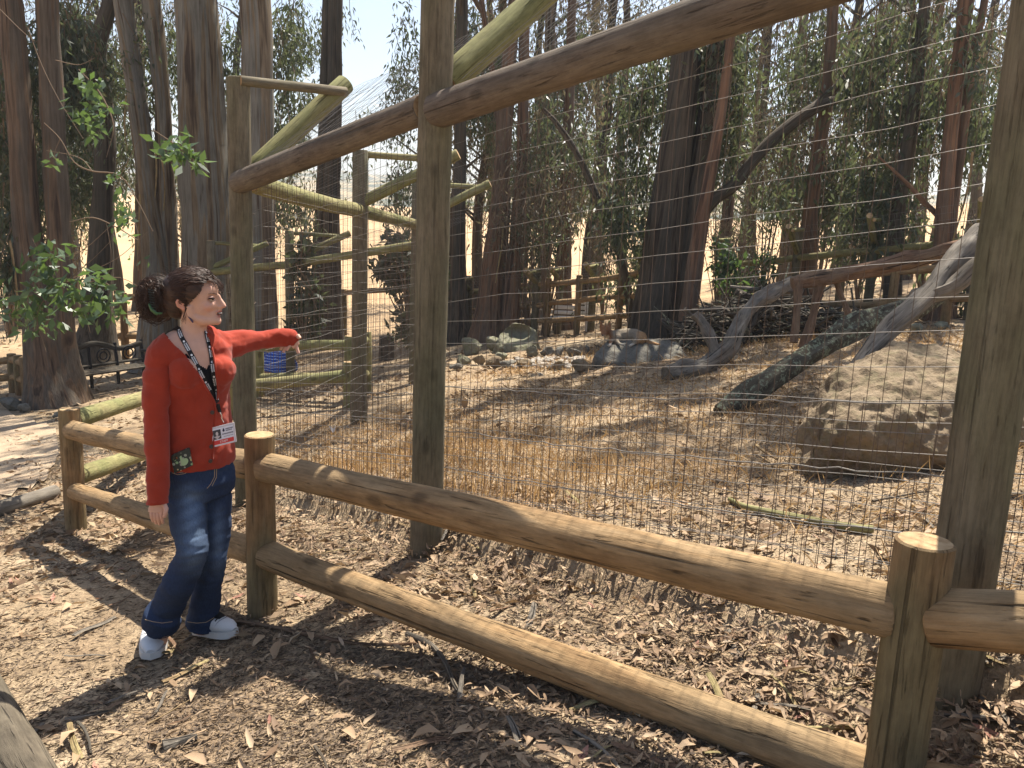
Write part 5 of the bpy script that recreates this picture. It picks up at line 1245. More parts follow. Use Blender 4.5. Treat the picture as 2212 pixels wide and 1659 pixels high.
    sw.ell(W(351, 768, -.088), (.060, .062, .068))
    sw.tube([W(474, 750, .10), W(497, 746, .13), W(530, 738, .18), W(570, 732, .245), W(607, 728, .295), W(630, 731, .32), W(641, 740, .325)], [[.078, .068], [.064, .058], [.050, .048], [.042, .042], [.040, .040], [.038, .036], [.026, .03]], 16, ref=(0, 0, 1))
    sme = remesh('cardigan', sw, .0048, 4)
    V_ = [(356, 724), (400, 767), (434, 817), (457, 856), (464, 868), (470, 850), (469, 827), (463, 779), (454, 741), (447, 719), (442, 690), (360, 690)]
    cut_faces(sme, lambda c, n: (lambda x, y: (in_poly(x, y, V_) & (c[:, 1] < y0 + .12)) | ((y < 716) & (x > 378) & (x < 448)))(*px_of(c)) | ((n[:, 2] < -.8) & (px_of(c)[1] > 985)))
    wrinkle(sme, .015, 8, 3, (1, 1, 1.7)); wrinkle(sme, .006, 24, 5, (1.6, 1, 1))
    sme.polygons.foreach_set('use_smooth', np.ones(len(sme.polygons), bool)); sme.materials.append(knit); so2 = link('cardigan', sme, root); bvs = bvh_of(sme)
    sl_ = MB(); sl_.tube([W(349, 772, -.088), W(341, 815, -.11), W(338, 850, -.125), W(337, 900, -.14), W(337, 935, -.15), W(340, 1000, -.178), W(341, 1060, -.2), W(341, 1089, -.212)], [.058, .056, .053, .050, .049, .045, .043, .045], 18, ref=(1, 0, 0)); sl_.ell(W(350, 766, -.088), (.058, .06, .058))
    slm = remesh('sleeve', sl_, .0048, 4, mats=[knit]); wrinkle(slm, .013, 10, 8, (1, 1, 2.4)); link('sleeve', slm, so2)
    edge = MB()
    for chain in ([(357, 725), (400, 768), (434, 818), (457, 857), (465, 872), (464, 920), (461, 962), (458, 1002)], [(448, 721), (455, 742), (464, 780), (470, 828), (471, 850), (467, 868)]):
        P = []
        for (x0, y0_), (x1, y1_) in zip(chain[:-1], chain[1:]):
            for f_ in np.linspace(0, 1, 5)[:-1]:
                for o_ in ((0, 0), (-2, 0), (2, 0), (-4, 0), (4, 0), (0, 4)):
                    q, n = hit(bvs, x0 + (x1 - x0) * f_ + o_[0], y0_ + (y1_ - y0_) * f_ + o_[1], .0008)
                    if q is not None and abs(q[1] - y0) < .3: P.append(q); break
        if len(P) > 3:
            P = np.array(P); P[1:-1] = (P[:-2] + P[1:-1] * 2 + P[2:]) / 4; edge.tube(P, [[.0045, .0045]] * len(P), 8)
    edge.build('trim', knit, so2)
    btn = plain('brown_button', (.05, .03, .022), .3, .5)
    for x, y in ((458, 891), (456, 965), (454, 996)):
        q, n = hit(bvs, x, y, .001)
        if q is not None:
            X = unit(np.cross(n, Zv)); a = np.linspace(0, 6.28, 13)[:-1]; MB().tube([q, q + n * .003, q + n * .004], [.0085, .0085, .006], 14, ref=X).build('button', btn, so2)
    # ---------- jeans
    jb = MB(); jb.tube([W(427, 975), W(427, 1000, 0), W(428, 1035, 0), W(430, 1062, .01)], [[.138, .095], [.146, .102], [.155, .112], [.148, .108]], 28, ref=LF)
    jb.tube([W(404, 1040, -.02), W(402, 1080, -.05), W(408, 1130, -.10), W(416, 1190, -.15), W(402, 1225, -.13), W(385, 1262, -.09 + dR * .4), W(362, 1312, dR * .75), W(351, 1328, dR), W(348, 1344, dR + .03)], [.082, .080, .074, .064, .065, .067, .071, .077, .083], 22, ref=(1, 0, 0))
    jb.tube([W(452, 1040, .05), W(462, 1080, .04), W(466, 1130, .025), W(461, 1200, .0), W(449, 1270, dL * .5), W(441, 1316, dL), W(436, 1350, dL + .01)], [.078, .075, .068, .057, .058, .066, .075], 22, ref=(1, 0, 0))
    jme = remesh('jeans', jb, .0052, 3); wrinkle(jme, .008, 10, 12, (1.2, 1.2, 1.2)); wrinkle(jme, .006, 17, 13, (.7, .7, 2.4))
    jc = get_co(jme); x, y = px_of(jc); C = np.tile(np.array([.024, .038, .076]), (len(jc), 1))
    fade = np.exp(-((x - (415 + (y - 1120) * .06)) / 26) ** 2) * np.clip((y - 1035) / 40, 0, 1) * np.clip((1255 - y) / 60, 0, 1); fade += .8 * np.exp(-((x - 472) / 14) ** 2) * np.clip((y - 1080) / 60, 0, 1) * np.clip((1260 - y) / 60, 0, 1)
    fade *= (.75 + .5 * np.sin(y * .22 + x * .1) * .3); C = C + np.outer(np.clip(fade, 0, 1), np.array([.10, .14, .19])); set_col(jme, C); jme.materials.append(denim)
    cut_faces(jme, lambda c, n: (n[:, 2] < -.75) & (px_of(c)[1] > 1340)); jme.polygons.foreach_set('use_smooth', np.ones(len(jme.polygons), bool))
    jo = link('jeans', jme, root); bvj = bvh_of(jme)
    thread = plain('tan_thread', (.42, .30, .17), .8)
    def stitch(chain, r=.0011):
        P = []
        for (a0, b0), (a1, b1) in zip(chain[:-1], chain[1:]):
            for f_ in np.linspace(0, 1, 6):
                q, n = hit(bvj, a0 + (a1 - a0) * f_, b0 + (b1 - b0) * f_, .001)
                if q is not None and (not P or np.linalg.norm(q - P[-1]) < .06): P.append(q)
        if len(P) > 2: MB().tube(P, r, 5).build('stitching', thread, jo)
    stitch([(370, 1017), (384, 1021), (398, 1019), (412, 1013), (422, 1004), (427, 994)]); stitch([(371, 1021), (384, 1025), (398, 1023), (412, 1017), (423, 1008), (430, 997)])
    stitch([(464, 1010), (463, 1030), (455, 1046), (447, 1055)]); stitch([(468, 1010), (467, 1032), (458, 1050)])
    stitch([(440, 1215), (436, 1260), (432, 1300), (429, 1345)]); stitch([(314, 1338), (330, 1343), (350, 1346), (372, 1343)], .0014); stitch([(405, 1343), (425, 1346), (445, 1344), (462, 1334)], .0014)
    # ---------- sneakers
    white = NT('white_canvas', .7, .3).color((.62, .62, .62)).mat; sole_m = plain('off_white_rubber', (.60, .58, .54), .6); lace_m = plain('black_lace', (.012, .012, .012), .8)
    seam = plain('grey_seam', (.22, .22, .24), .8)
    def shoe(heel, toe, wid):
        h_, t_ = heel.copy(), toe.copy(); D = unit(t_ - h_); Sd = unit(np.cross(D, Zv)); Up = np.cross(Sd, D); L = np.linalg.norm(t_ - h_)
        prof = [(.0, .62, .062), (.06, .74, .085), (.22, .80, .098), (.38, .84, .088), (.55, .96, .076), (.72, 1.0, .066), (.86, .90, .057), (.95, .66, .046), (1.0, .30, .028)]
        up = MB(); up.tube([h_ + D * L * t + Up * (.012 + hh / 2) for t, w, hh in prof], [[w * wid / 2, hh / 2] for t, w, hh in prof], 20, ref=Sd)
        o = up.build('shoe', white, root)
        a = np.linspace(0, 2 * np.pi, 29)[:-1]; out = []
        for q in a:
            t = .5 - .5 * math.cos(q); w = np.interp(t, [p[0] for p in prof], [p[1] for p in prof]) * (1.06 if 0.02 < t < .98 else .9); out.append(h_ + D * L * (-.01 + 1.03 * t) + Sd * w * wid / 2 * (1 if math.sin(q) >= 0 else -1) * min(1, abs(math.sin(q)) * 2.2 + .05))
        out = np.array(out); n = len(out); V = np.vstack([out - Up * .004, out + Up * .024]); Fs = [(i, (i + 1) % n, n + (i + 1) % n, n + i) for i in range(n)] + [tuple(range(n))[::-1], tuple(range(n, 2 * n))]
        MB().add(V, Fs).build('sole', sole_m, o, smooth=False)
        MB().tube([h_ + D * L * .42 + Up * .102, h_ + D * L * .58 + Up * .089, h_ + D * L * .74 + Up * .080], [[.028, .010], [.030, .009], [.020, .006]], 10, ref=Sd).build('tongue', lace_m, o)
        a_ = np.linspace(-1.25, 1.25, 9); zt = np.interp(.76, [p[0] for p in prof], [p[2] for p in prof]); wt = np.interp(.76, [p[0] for p in prof], [p[1] for p in prof]) * wid / 2
        MB().tube([h_ + D * L * (.80 - .07 * abs(x)) + Up * (.012 + zt / 2 + zt / 2 * math.cos(x) * 1.03) + Sd * wt * math.sin(x) * 1.02 for x in a_], .0016, 5).build('toe_seam', seam, o)
        for j in range(4):
            t = .49 + j * .065; z = .103 - j * .006; MB().tube([h_ + D * L * t + Sd * -.030 + Up * (z - .014), h_ + D * L * (t + .01) + Up * (z + .001), h_ + D * L * t + Sd * .030 + Up * (z - .014)], .0032, 6).build('lace', lace_m, o)
    shoe(at(346, 1346, .0) + np.array([0, 0, .016]), at(326, 1430) + np.array([0, 0, .016]), .108)
    shoe(at(424, 1370) + np.array([0, 0, .016]), at(508, 1379) + np.array([0, 0, .014]), .088)
    # ---------- lanyard with badge
    lan = thing('lanyard', 'black lanyard with white printed marks and a staff badge, hanging on the woman in red', 'lanyard', W(415, 720))
    blk = plain('black_ribbon', (.012, .012, .014), .7); ink = plain('white_print', (.75, .75, .75), .7)
    def surf(x, y, lift):
        best = None
        for bv in (bvs, bvb, bvh_of(ume)) if False else (bvs, bvb, bvu):
            q, n = hit(bv, x, y, lift)
            if q is not None and (best is None or dep(q) < dep(best[0])) and abs(q[1] - y0) < .35: best = (q, n)
        return best
    bvu = bvh_of(ume)
    marks = MB(); rng = np.random.default_rng(2)
    for chain, lead in (([(384, 706), (391, 726), (400, 743), (417, 773), (433, 806), (450, 837), (464, 862), (468, 872)], 1), ([(444, 716), (448, 733), (455, 763), (460, 795), (464, 828), (467, 850), (469, 872)], -1)):
        P = []; N_ = []
        for (a0, b0), (a1, b1) in zip(chain[:-1], chain[1:]):
            for f_ in np.linspace(0, 1, 7)[:-1]:
                s_ = surf(a0 + (a1 - a0) * f_, b0 + (b1 - b0) * f_, .004)
                if s_: P.append(s_[0]); N_.append(s_[1])
        P = np.array(P); N_ = np.array(N_)
        for k in range(3): P[1:-1] = (P[:-2] + 2 * P[1:-1] + P[2:]) / 4; N_[1:-1] = (N_[:-2] + 2 * N_[1:-1] + N_[2:]) / 4
        T = unit(np.gradient(P, axis=0)); N_ = unit(N_ - T * (N_ * T).sum(1)[:, None]); Sd = np.cross(T, N_); hw = .0092
        V = np.concatenate([P + Sd * hw, P - Sd * hw, P + Sd * hw - N_ * .0012, P - Sd * hw - N_ * .0012]); n = len(P)
        MB().add(V, [(i, i + 1, n + i + 1, n + i) for i in range(n - 1)] + [(2 * n + i, 3 * n + i, 3 * n + i + 1, 2 * n + i + 1) for i in range(n - 1)] + [(i, 2 * n + i, 2 * n + i + 1, i + 1) for i in range(n - 1)] + [(n + i, n + i + 1, 3 * n + i + 1, 3 * n + i) for i in range(n - 1)]).build('ribbon', blk, lan)
        Ls = np.concatenate([[0], np.cumsum(np.linalg.norm(np.diff(P, axis=0), axis=1))])
        def atl(s): 
            i = min(n - 2, max(0, int(np.searchsorted(Ls, s)) - 1)); f_ = (s - Ls[i]) / (Ls[i + 1] - Ls[i] + 1e-9); return P[i] + (P[i + 1] - P[i]) * f_ + N_[i] * .0007, T[i], Sd[i], N_[i]
        s_ = .006
        while s_ < Ls[-1] - .05:
            c, t_, sd, nn = atl(s_); a = np.linspace(0, 6.28, 11)[:-1]
            marks.add([c + t_ * .0048 * math.cos(x) + sd * .0042 * math.sin(x) for x in a], [tuple(range(10))])
            for row in (-1, 1):
                z = s_ + .0085; 
                while z < s_ + .040:
                    w_ = rng.uniform(.0018, .0034); c, t_, sd, nn = atl(z); c = c + sd * row * .0038
                    marks.add([c - sd * .0024, c + sd * .0024, c + sd * .0024 + t_ * w_, c - sd * .0024 + t_ * w_], [(0, 1, 2, 3)]); z += w_ + .0012
            s_ += .062
    MB().tube([W(387, 706, -.062), W(377, 712, -.05), W(366, 718, -.02), W(357, 725, .02)], [[.008, .0015]] * 4, 8, ref=(0, -.7, .7)).build('ribbon', blk, lan)
    tag(marks.build('printed_marks', ink, lan, smooth=False), kind='stuff')
    s1 = surf(468, 872, .006)[0]; s2 = surf(472, 889, .008)[0]; s3 = surf(478, 910, .016)[0]
    steel = plain('steel_clip', (.6, .6, .6), .25, .6, .9)
    MB().tube([s1, (s1 + s2) / 2, s2], [[.008, .002]] * 3, 8, ref=(1, 0, 0)).build('ribbon', blk, lan); MB().tube([s2, s2 * .7 + s3 * .3 + np.array([.003, 0, 0]), s2 * .35 + s3 * .65 - np.array([.003, 0, 0]), s3], [.003, .0022, .0028, .002], 8).build('swivel_clip', steel, lan)
    yb = min(s3[1], surf(470, 945, .012)[0][1]) - .012 - y0
    c00, c10, c11, c01 = W(453, 925, yb), W(506, 912, yb + .012), W(508.5, 955, yb + .014), W(458.5, 967, yb + .002)
    bx, by = c10 - c00, c01 - c00; nb = unit(np.cross(by, bx)); nb = nb if nb[1] < 0 else -nb
    def card(u0, v0, u1, v1, lift, th=.0008):
        V = [c00 + bx * u + by * v + nb * l for l in (lift - th, lift) for u, v in ((u0, v0), (u1, v0), (u1, v1), (u0, v1))]
        return MB().add(V, [(3, 2, 1, 0), (4, 5, 6, 7), (0, 1, 5, 4), (1, 2, 6, 5), (2, 3, 7, 6), (3, 0, 4, 7)])
    bd = card(0, 0, 1, 1, 0, .003).build('badge', plain('clear_grey_plastic', (.55, .53, .58), .25, .6), lan, smooth=False)
    card(.06, .10, .94, .95, .0012).build('badge_paper', plain('badge_white', (.72, .72, .80), .5), bd, smooth=False)
    card(.11, .70, .91, .91, .0024).build('red_band', plain('badge_red', (.60, .05, .05), .5), bd, smooth=False)
    card(.11, .17, .42, .64, .0024).build('photo', plain('badge_photo_dark', (.05, .05, .06), .5), bd, smooth=False)
    pm_ = MB()
    def blob(u, v, ru, rv, lift=.003): a = np.linspace(0, 6.28, 13)[:-1]; pm_.add([c00 + bx * (u + ru * math.cos(x)) + by * (v + rv * math.sin(x)) + nb * lift for x in a], [tuple(range(12))])
    blob(.265, .36, .055, .10); blob(.265, .53, .09, .07, .0032)
    for s_ in (-1, 1): pm_.add([c00 + bx * u + by * v + nb * .0033 for u, v in ((.265, .60), (.265 + s_ * .13, .46), (.265 + s_ * .13, .50), (.265, .64))], [(0, 1, 2, 3)])
    pm_.build('photo_figure', plain('pale_print', (.55, .50, .50), .6), bd, smooth=False)
    dk = plain('navy_print', (.03, .03, .07), .6); lm = MB(); a = np.linspace(0, 6.28, 13)[:-1]
    lm.add([c00 + bx * (.54 + .045 * math.cos(x)) + by * (.27 + .07 * math.sin(x)) + nb * .0026 for x in a], [tuple(range(12))]); lm.add([c00 + bx * u + by * v + nb * .0026 for u, v in ((.54, .13), (.575, .24), (.505, .24))], [(0, 1, 2)])
    def letters(u0, u1, v, h):
        u = u0
        while u < u1: w_ = rng.uniform(.012, .026); lm.add([c00 + bx * p + by * q + nb * .0026 for p, q in ((u, v), (u + w_, v), (u + w_, v + h), (u, v + h))], [(0, 1, 2, 3)]); u += w_ + .010
    letters(.63, .90, .19, .055); letters(.63, .88, .28, .05); letters(.47, .92, .42, .06); letters(.52, .88, .57, .025)
    tag(lm.build('badge_print', dk, bd, smooth=False), kind='stuff')
    fc = bpy.data.curves.new('staff_text', 'FONT'); fc.body = 'STAFF'; fc.size = .0125; fc.align_x = 'CENTER'; fc.align_y = 'CENTER'; tmp = bpy.data.objects.new('tmp', fc); COL.objects.link(tmp)
    dg = bpy.context.evaluated_depsgraph_get(); tm = bpy.data.meshes.new_from_object(tmp.evaluated_get(dg)); bpy.data.objects.remove(tmp)
    ux, uy = unit(bx), -unit(by); cc = c00 + bx * .51 + by * .805 + nb * .0032; tc = get_co(tm); set_co(tm, cc + np.outer(tc[:, 0], ux) + np.outer(tc[:, 1], uy)); tm.materials.clear(); tm.materials.append(ink); tm.name = 'staff_text'; link('staff_text', tm, bd)
    # ---------- phone in the front pocket
    ph = thing('phone', 'phone in a dark patterned case sticking out of the front jeans pocket', 'phone', W(396, 990))
    ys = [hit(bvj, x, y)[0] for x, y in ((378, 1008), (410, 1000), (396, 1012))]; yj = np.mean([q[1] for q in ys if q is not None]) - .024 - y0
    yc = np.mean([surf(x, y, 0)[0][1] for x, y in ((385, 985), (400, 978))]) - .018 - y0; yt = min(yj, yc)
    p00, p10, p01 = W(369, 985, yt - .004), W(409, 967, yt + .004), W(374, 1019, yj); ax, ay = p10 - p00, p01 - p00; nn = unit(np.cross(ay, ax)); nn = nn if nn[1] < 0 else -nn
    t = NT('patterned_case', .4, .4); g = t.attr('gc'); v1 = t.n.new('ShaderNodeTexVoronoi'); v1.inputs['Scale'].default_value = 62; t.link(g, v1.inputs['Vector'])
    hue = t.ramp(v1.outputs['Color'], [(.0, (.30, .33, .28)), (.45, (.55, .45, .22)), (.6, (.55, .16, .05)), (.75, (.25, .42, .22)), (1, (.5, .46, .38))], 'CONSTANT')
    t.color(t.mix(t.ramp(v1.outputs['Distance'], [(.34, 1), (.40, 0)]), (.018, .03, .03), hue))
    u_ = [(.0, .12), (.03, .03), (.12, 0), (.88, 0), (.97, .03), (1, .12), (1.04, 1.15), (.04, 1.15)]
    V = [p00 + ax * u + ay * v + nn * l for l in (-.009, 0) for u, v in u_]; n = 8
    MB().add(V, [tuple(range(n))[::-1], tuple(range(n, 2 * n))] + [(i, (i + 1) % n, n + (i + 1) % n, n + i) for i in range(n)]).build('phone_case', t.mat, ph, smooth=False)
    card_ = MB(); card_.add([p00 + ax * u + ay * v + nn * .001 for u, v in ((.10, .14), (.28, .10), (.28, .34), (.10, .38))], [(0, 1, 2, 3)]); card_.build('camera_window', plain('black_glass', (.01, .01, .01), .1, .6), ph, smooth=False)
    gb = MB(); a = np.linspace(0, 6.28, 17)[:-1]; gb.add([p00 + ax * (.66 + .2 * math.cos(x)) + ay * (.72 + .22 * math.sin(x)) + nn * .0012 for x in a], [tuple(range(16))]); gb.add([p00 + ax * u + ay * v + nn * .0015 for u, v in ((.44, .28), (.54, .24), (.58, .56), (.46, .60))], [(0, 1, 2, 3)])
    gb.build('pale_motif', plain('pale_green_print', (.33, .48, .28), .5), ph, smooth=False)
woman()
# ------------------------------------------------------------------ leaf litter, straw, fallen sticks
def scatter(n, rmax, rmin=.7, az=46, rng=RNG, power=1.0):
    """points over the visible ground, thinning with distance"""
    u = rng.random(n) ** power; r = rmin * (rmax / rmin) ** u; a = np.radians(rng.uniform(-az, az, n))
    return r * np.sin(a), r * np.cos(a)
def flat_leaves(X, Y, ln, wd, lift, tilt, rng, curl=.35, cup=None):
    N = len(X); Z = G(X, Y) + lift
    a = rng.uniform(0, 6.28, N); D = np.stack([np.cos(a), np.sin(a), rng.normal(size=N) * tilt], 1); D = unit(D)
    up = unit(np.stack([rng.normal(size=N) * tilt, rng.normal(size=N) * tilt, np.ones(N)], 1)); Wd = unit(np.cross(D, up)); Nn = np.cross(Wd, D)
    ln = ln[:, None]; wd = wd[:, None]; c = (rng.normal(size=(N, 1)) * curl)
    P = np.stack([X, Y, Z], 1) - D * ln * .5
    a0 = P; m1 = P + D * ln * .33 + Nn * c * wd; m2 = P + D * ln * .70 + Nn * c * wd * .8; b = P + D * ln + Nn * rng.normal(size=(N, 1)) * .12 * ln
    k = np.abs(rng.normal(size=(N, 1))) * .5
    return np.stack([a0, m1 + Wd * wd * .5 + Nn * wd * k * .5, m1, m1 - Wd * wd * .5 + Nn * wd * k * .5, m2 + Wd * wd * .36 + Nn * wd * k * .4, m2, m2 - Wd * wd * .36 + Nn * wd * k * .4, b], 1)
LEAF_F = [(0, 1, 2), (0, 2, 3), (4, 7, 5), (5, 7, 6)]
def litter():
    rng = np.random.default_rng(77)
    X, Y = scatter(75000, 13, .8, 42, rng, .72); N = len(X)
    dens = .5 + fbm(X * .9, Y * .9, 3, 12) * 1.3; sd = (X - FN0[0]) * FNRM[0] + (Y - FN0[1]) * FNRM[1]
    dens += np.exp(-((sd + .35) / .45) ** 2) * .5; dens -= np.where(sd > .35, .42, 0); dens -= ((X > .3) & (sd > .3) & (sd < 3.2)) * .3; dens -= np.clip((-.45 - sd) / .5, 0, 1) * .45
    keep = rng.random(N) < dens; X, Y, sd = X[keep], Y[keep], sd[keep]; N = len(X); r = np.hypot(X, Y)
    pathy = sstep(-.5, -1.0, sd) if False else np.clip((-.45 - sd) / .5, 0, 1)
    ln = rng.uniform(.015, .052, N) * (1 + .05 * r) * (1 - .25 * pathy) * np.where(rng.random(N) < .12, 1.9, 1); wd = ln * rng.uniform(.10, .34, N)
    lift = np.abs(rng.normal(size=N)) * .012 + .004 + np.exp(-((sd + .08) / .12) ** 2) * rng.random(N) * .08
    V = flat_leaves(X, Y, ln, wd, lift, .24, rng, .4)
    faces = LEAF_F
    me = bpy.data.meshes.new('leaf_litter')
    me = quads_mesh('leaf_litter', V, 8, M['litter'], np.clip(rng.beta(2, 2.2, N), 0, 1), [(0, 1, 2), (0, 2, 3), (4, 7, 5), (5, 7, 6), (1, 4, 2), (4, 5, 2), (2, 5, 3), (5, 6, 3)])
    tag(link('leaf_litter', me), 'thick litter of dry brown eucalyptus leaves over the ground', 'leaf litter', kind='stuff')
    # fine mulch of chips and bark threads
    X, Y = scatter(260000, 10, .8, 42, rng, .7); N = len(X); dens = .62 + fbm(X * 1.7, Y * 1.7, 3, 52); keep = rng.random(N) < dens; X, Y = X[keep], Y[keep]; N = len(X)
    P = np.stack([X, Y, G(X, Y) + np.abs(rng.normal(size=N)) * .006 + .002], 1); a = rng.normal(.5, .9, N); D = unit(np.stack([np.cos(a), np.sin(a), rng.normal(size=N) * .18], 1))
    V = leaves(P, D, rng.uniform(.010, .042, N) * (1 + .08 * np.hypot(X, Y)), rng.uniform(.003, .008, N), .25, rng)
    tag(link('bark_mulch', quads_mesh('bark_mulch', V, 4, M['mulch'], rng.beta(1.5, 2.6, N), [(0, 1, 2, 3)])), 'fine mulch of bark shreds and chips on the path', 'mulch', kind='stuff')
    # large leaves that can be told apart: pieces of the ground
    rng = np.random.default_rng(31); protos = []
    for k in range(10):
        V = flat_leaves(np.zeros(1), np.zeros(1), np.ones(1), np.array([rng.uniform(.2, .42)]), np.zeros(1), .12, rng, .5)[0]; V[:, 2] -= gz(0, 0)
        me = quads_mesh('leaf', V[None], 8, M['litter'], np.array([(.45, .6, .7, .8, .9, .99, .55, .3, .75, .65)[k]]), [(0, 1, 2), (0, 2, 3), (4, 7, 5), (5, 7, 6), (1, 4, 2), (4, 5, 2), (2, 5, 3), (5, 6, 3)]); protos.append(me)
    n = 0
    while n < 280:
        x = rng.uniform(0, 2212); y = rng.uniform(1130, 1659) if n < 200 else rng.uniform(1000, 1500)
        q = at(x, y, .016); d = dep(q)
        if d > 5.5: continue
        o = bpy.data.objects.new('leaf', protos[n % 10]); COL.objects.link(o); o.parent = GROUND; o.location = q
        s_ = rng.uniform(.05, .105); o.scale = (s_, s_, s_); o.rotation_euler = (rng.normal() * .25, rng.normal() * .25 - .15, rng.uniform(0, 6.28)); n += 1
litter()
def bark_pieces():
    rng = np.random.default_rng(55); protos = []
    for k in range(6):
        t = np.linspace(0, 1, 6); P = np.stack([t - .5, .05 * np.sin(t * 3 + k), .03 * np.sin(t * 5 + k)], 1); mb = MB()
        mb.tube(P, np.stack([.055 * (1 - .5 * abs(t - .5)) * rng.uniform(.7, 1.2), np.full(6, .012)], 1), 6, wob=.2, ref=(0, 1, 0)); protos.append(mb.mesh('bark_strip', M[('strip', 'dead_wood', 'red_wood')[k % 3]]))
    n = 0
    while n < 85:
        x, y = rng.uniform(0, 2212), rng.uniform(1080, 1659); q = at(x, y, .014)
        if dep(q) > 5: continue
        o = bpy.data.objects.new('bark_strip', protos[n % 6]); COL.objects.link(o); o.parent = GROUND; o.location = q; s_ = rng.uniform(.10, .30); o.scale = (s_, s_ * rng.uniform(.6, 1.1), s_)
        o.rotation_euler = (rng.normal() * .2, rng.normal() * .12, rng.uniform(0, 6.28)); n += 1
bark_pieces()
def scraps():
    q = PM + (PL_ - PM) * .66 + nF * .085; d = dep(q); c = on(717, 927, d); mb = MB()
    mb.add([c + _R * u + _U * v + nF * w for u, v, w in ((-.022, .022, 0), (0, -.024, .004), (.006, .004, .006), (.026, .026, 0), (.010, -.020, .01))], [(0, 1, 2), (2, 1, 4), (2, 4, 3)])
    tag(mb.build('paper_scrap', plain('white_scrap', (.75, .75, .73), .7), smooth=False), 'small white scrap caught in the mesh below the person in blue', 'scrap')
    b = at(1003, 905); d = dep(b); r = thing('dried_plant', 'single rust-brown dried leaf standing on a stalk in the pen grass', 'plant', b)
    MB().tube([b - Z3 * .03, on(1001, 893, d), on(1004, 880, d)], .008, 5).build('stem', M['twig'], r)
    V = flat_leaves(np.zeros(1), np.zeros(1), np.ones(1) * .13, np.ones(1) * .075, np.zeros(1), .1, np.random.default_rng(1), .5)[0]; V[:, 2] -= gz(0, 0); V = V - V.mean(0); u, w = V[:, :2] @ np.array([[.8], [.6]]), V[:, 2]
    c = on(1004, 872, d); Q = c + np.outer(V[:, 0], Z3) + np.outer(V[:, 1], _R) + np.outer(V[:, 2], [0, 1, 0])
    link('leaf', quads_mesh('leaf', Q[None], 8, M['litter'], np.array([.3]), [(0, 1, 2), (0, 2, 3), (4, 7, 5), (5, 7, 6), (1, 4, 2), (4, 5, 2), (2, 5, 3), (5, 6, 3)]), r)
scraps()
def al_(X, Y): return (X - FN0[0]) * FDIR[0] + (Y - FN0[1]) * FDIR[1]
def sd_(X, Y): return (X - FN0[0]) * FNRM[0] + (Y - FN0[1]) * FNRM[1]
def straw():
    rng = np.random.default_rng(9)
    N = 70000; al = rng.uniform(-1.5, 9, N); sd = rng.uniform(.15, 11, N)
    X = FN0[0] + FDIR[0] * al + FNRM[0] * sd; Y = FN0[1] + FDIR[1] * al + FNRM[1] * sd
    d = .45 + 1.2 * fbm(X * .55, Y * .55, 3, 61) + .75 * np.exp(-((al - 3.2) / 1.7) ** 2 - ((sd - .8) / 1.2) ** 2) - ((al < 1.6) & (sd < 3)) * .35
    keep = (rng.random(N) < d) ; X, Y = X[keep], Y[keep]; N = len(X)
    tall = (rng.random(N) < .5) * np.exp(-((al_(X, Y) - 3.3) / 1.7) ** 2 - ((sd_(X, Y) - .7) / .9) ** 2)
    P = np.stack([X, Y, G(X, Y)], 1); D = unit(np.stack([rng.normal(size=N) * .8, rng.normal(size=N) * .8, np.abs(rng.normal(size=N)) * .7 + .15 + tall * 1.5], 1))
    V = leaves(P, D, rng.uniform(.05, .18, N) * (1 + 1.1 * tall), .0045 + .0004 * np.hypot(X, Y), .2, rng)
    tag(link('dry_grass', quads_mesh('dry_grass', V, 4, M['straw'], rng.random(N), [(0, 1, 2, 3)])), 'golden dry grass stubble growing in the pen', 'grass', kind='stuff')
    # litter lying further back in the pen and under the trees
    X, Y = scatter(60000, 26, 3.5, 42, rng, .8); N = len(X); keep = rng.random(N) < .32 + fbm(X * .6, Y * .6, 3, 71) - ((X > .3) & (sd_(X, Y) < 3.4)) * .4; X, Y = X[keep], Y[keep]; N = len(X)
    r = np.hypot(X, Y); ln = rng.uniform(.03, .085, N) * (1 + .045 * r); P = np.stack([X, Y, G(X, Y) + .012], 1); a = rng.uniform(0, 6.28, N); D = unit(np.stack([np.cos(a), np.sin(a), rng.normal(size=N) * .25], 1))
    V = leaves(P, D, ln, ln * .32, .3, rng)
    tag(link('leaf_litter', quads_mesh('far_litter', V, 4, M['litter'], rng.beta(2, 2, N), [(0, 1, 2, 3)])), 'dry leaves scattered under the trees further back', 'leaf litter', kind='stuff')
straw()
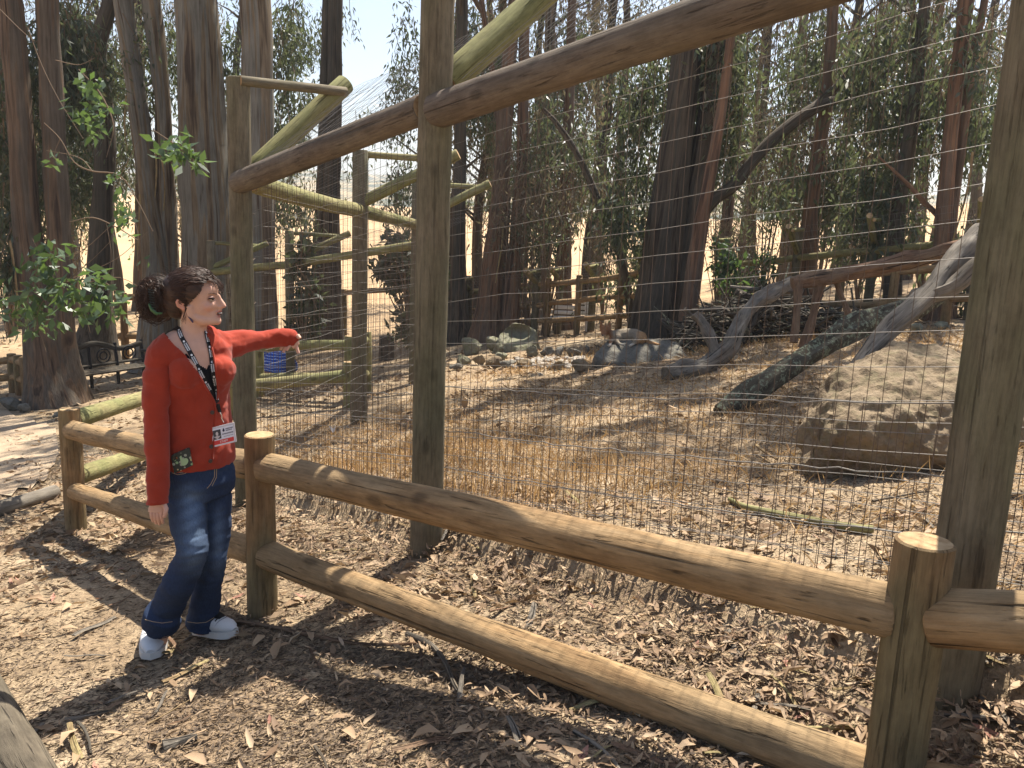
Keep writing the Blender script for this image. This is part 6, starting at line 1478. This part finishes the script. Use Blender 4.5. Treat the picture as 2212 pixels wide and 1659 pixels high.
def sticks():
    def st(label, pts, r, mat='dead_wood', lift=.015):
        P = [at(x, y, lift) for x, y in pts]; m_ = MB(); trunk_mesh(m_, P, np.linspace(r, r * .55, len(P)), 7, .1, 0, 4); tag(m_.build('fallen_stick', M[mat]), label, 'stick', 'fallen sticks on the path')
    st('long thin brown stick lying from the middle rail post towards the right', [(478, 1338), (590, 1355), (700, 1378), (800, 1392), (900, 1390)], .011, 'red_wood')
    st('short forked grey stick below the lower rail, right of the long brown one', [(880, 1370), (930, 1392), (962, 1430), (978, 1470), (990, 1492)], .013)
    st('dark curved twig near the bottom left timber log', [(168, 1560), (182, 1575), (192, 1600), (196, 1628)], .007, 'bark_dark')
    st('pale thin stick at the bottom centre near the lower rail', [(1240, 1580), (1290, 1610), (1330, 1650), (1345, 1680)], .008)
    st('thin tan stick lying left of the right rail post', [(1730, 1575), (1800, 1572), (1880, 1570)], .009, 'strip')
    st('grey stick right of the right rail post', [(2040, 1545), (2110, 1550), (2180, 1556), (2260, 1570)], .012)
    st('small dark twig on the shaded path, left of centre', [(680, 1612), (700, 1640), (712, 1680)], .006, 'bark_dark')
    st('pale weathered wood chip near the bottom, left of centre', [(352, 1612), (385, 1603), (425, 1590)], .022, 'dead_wood', .012)
    st('blue-grey gum leaf blade lying near the woman\'s shadow', [(140, 1556), (185, 1548), (235, 1537)], .012, 'dead_wood', .008)
    st('thin straw stalk near the woman\'s shadow', [(318, 1565), (380, 1530), (425, 1502)], .003, 'strip')
    st('white stick standing out of the leaves in front of the big boulder', [(1635, 963), (1655, 978), (1678, 992)], .012, 'strip', .05)
    st('thin dark stick on the bare earth below the big boulder', [(1885, 1082), (1940, 1072), (1995, 1062)], .008, 'bark_dark')
sticks()

# ------------------------------------------------------------------ the dusty summer air
def haze():
    mb = MB(); mb.box((0, 200, 36), 2300, 1900, 92)
    t = bpy.data.materials.new('summer_haze'); t.use_nodes = True; n = t.node_tree.nodes; n.remove(n['Principled BSDF'])
    v = n.new('ShaderNodeVolumePrincipled'); v.inputs['Density'].default_value = HAZE; v.inputs['Color'].default_value = (.92, .95, 1, 1); v.inputs['Anisotropy'].default_value = .35
    t.node_tree.links.new(v.outputs[0], n['Material Output'].inputs['Volume'])
    tag(mb.build('haze', t, smooth=False), kind='stuff')
HAZE = 0.0008
haze()
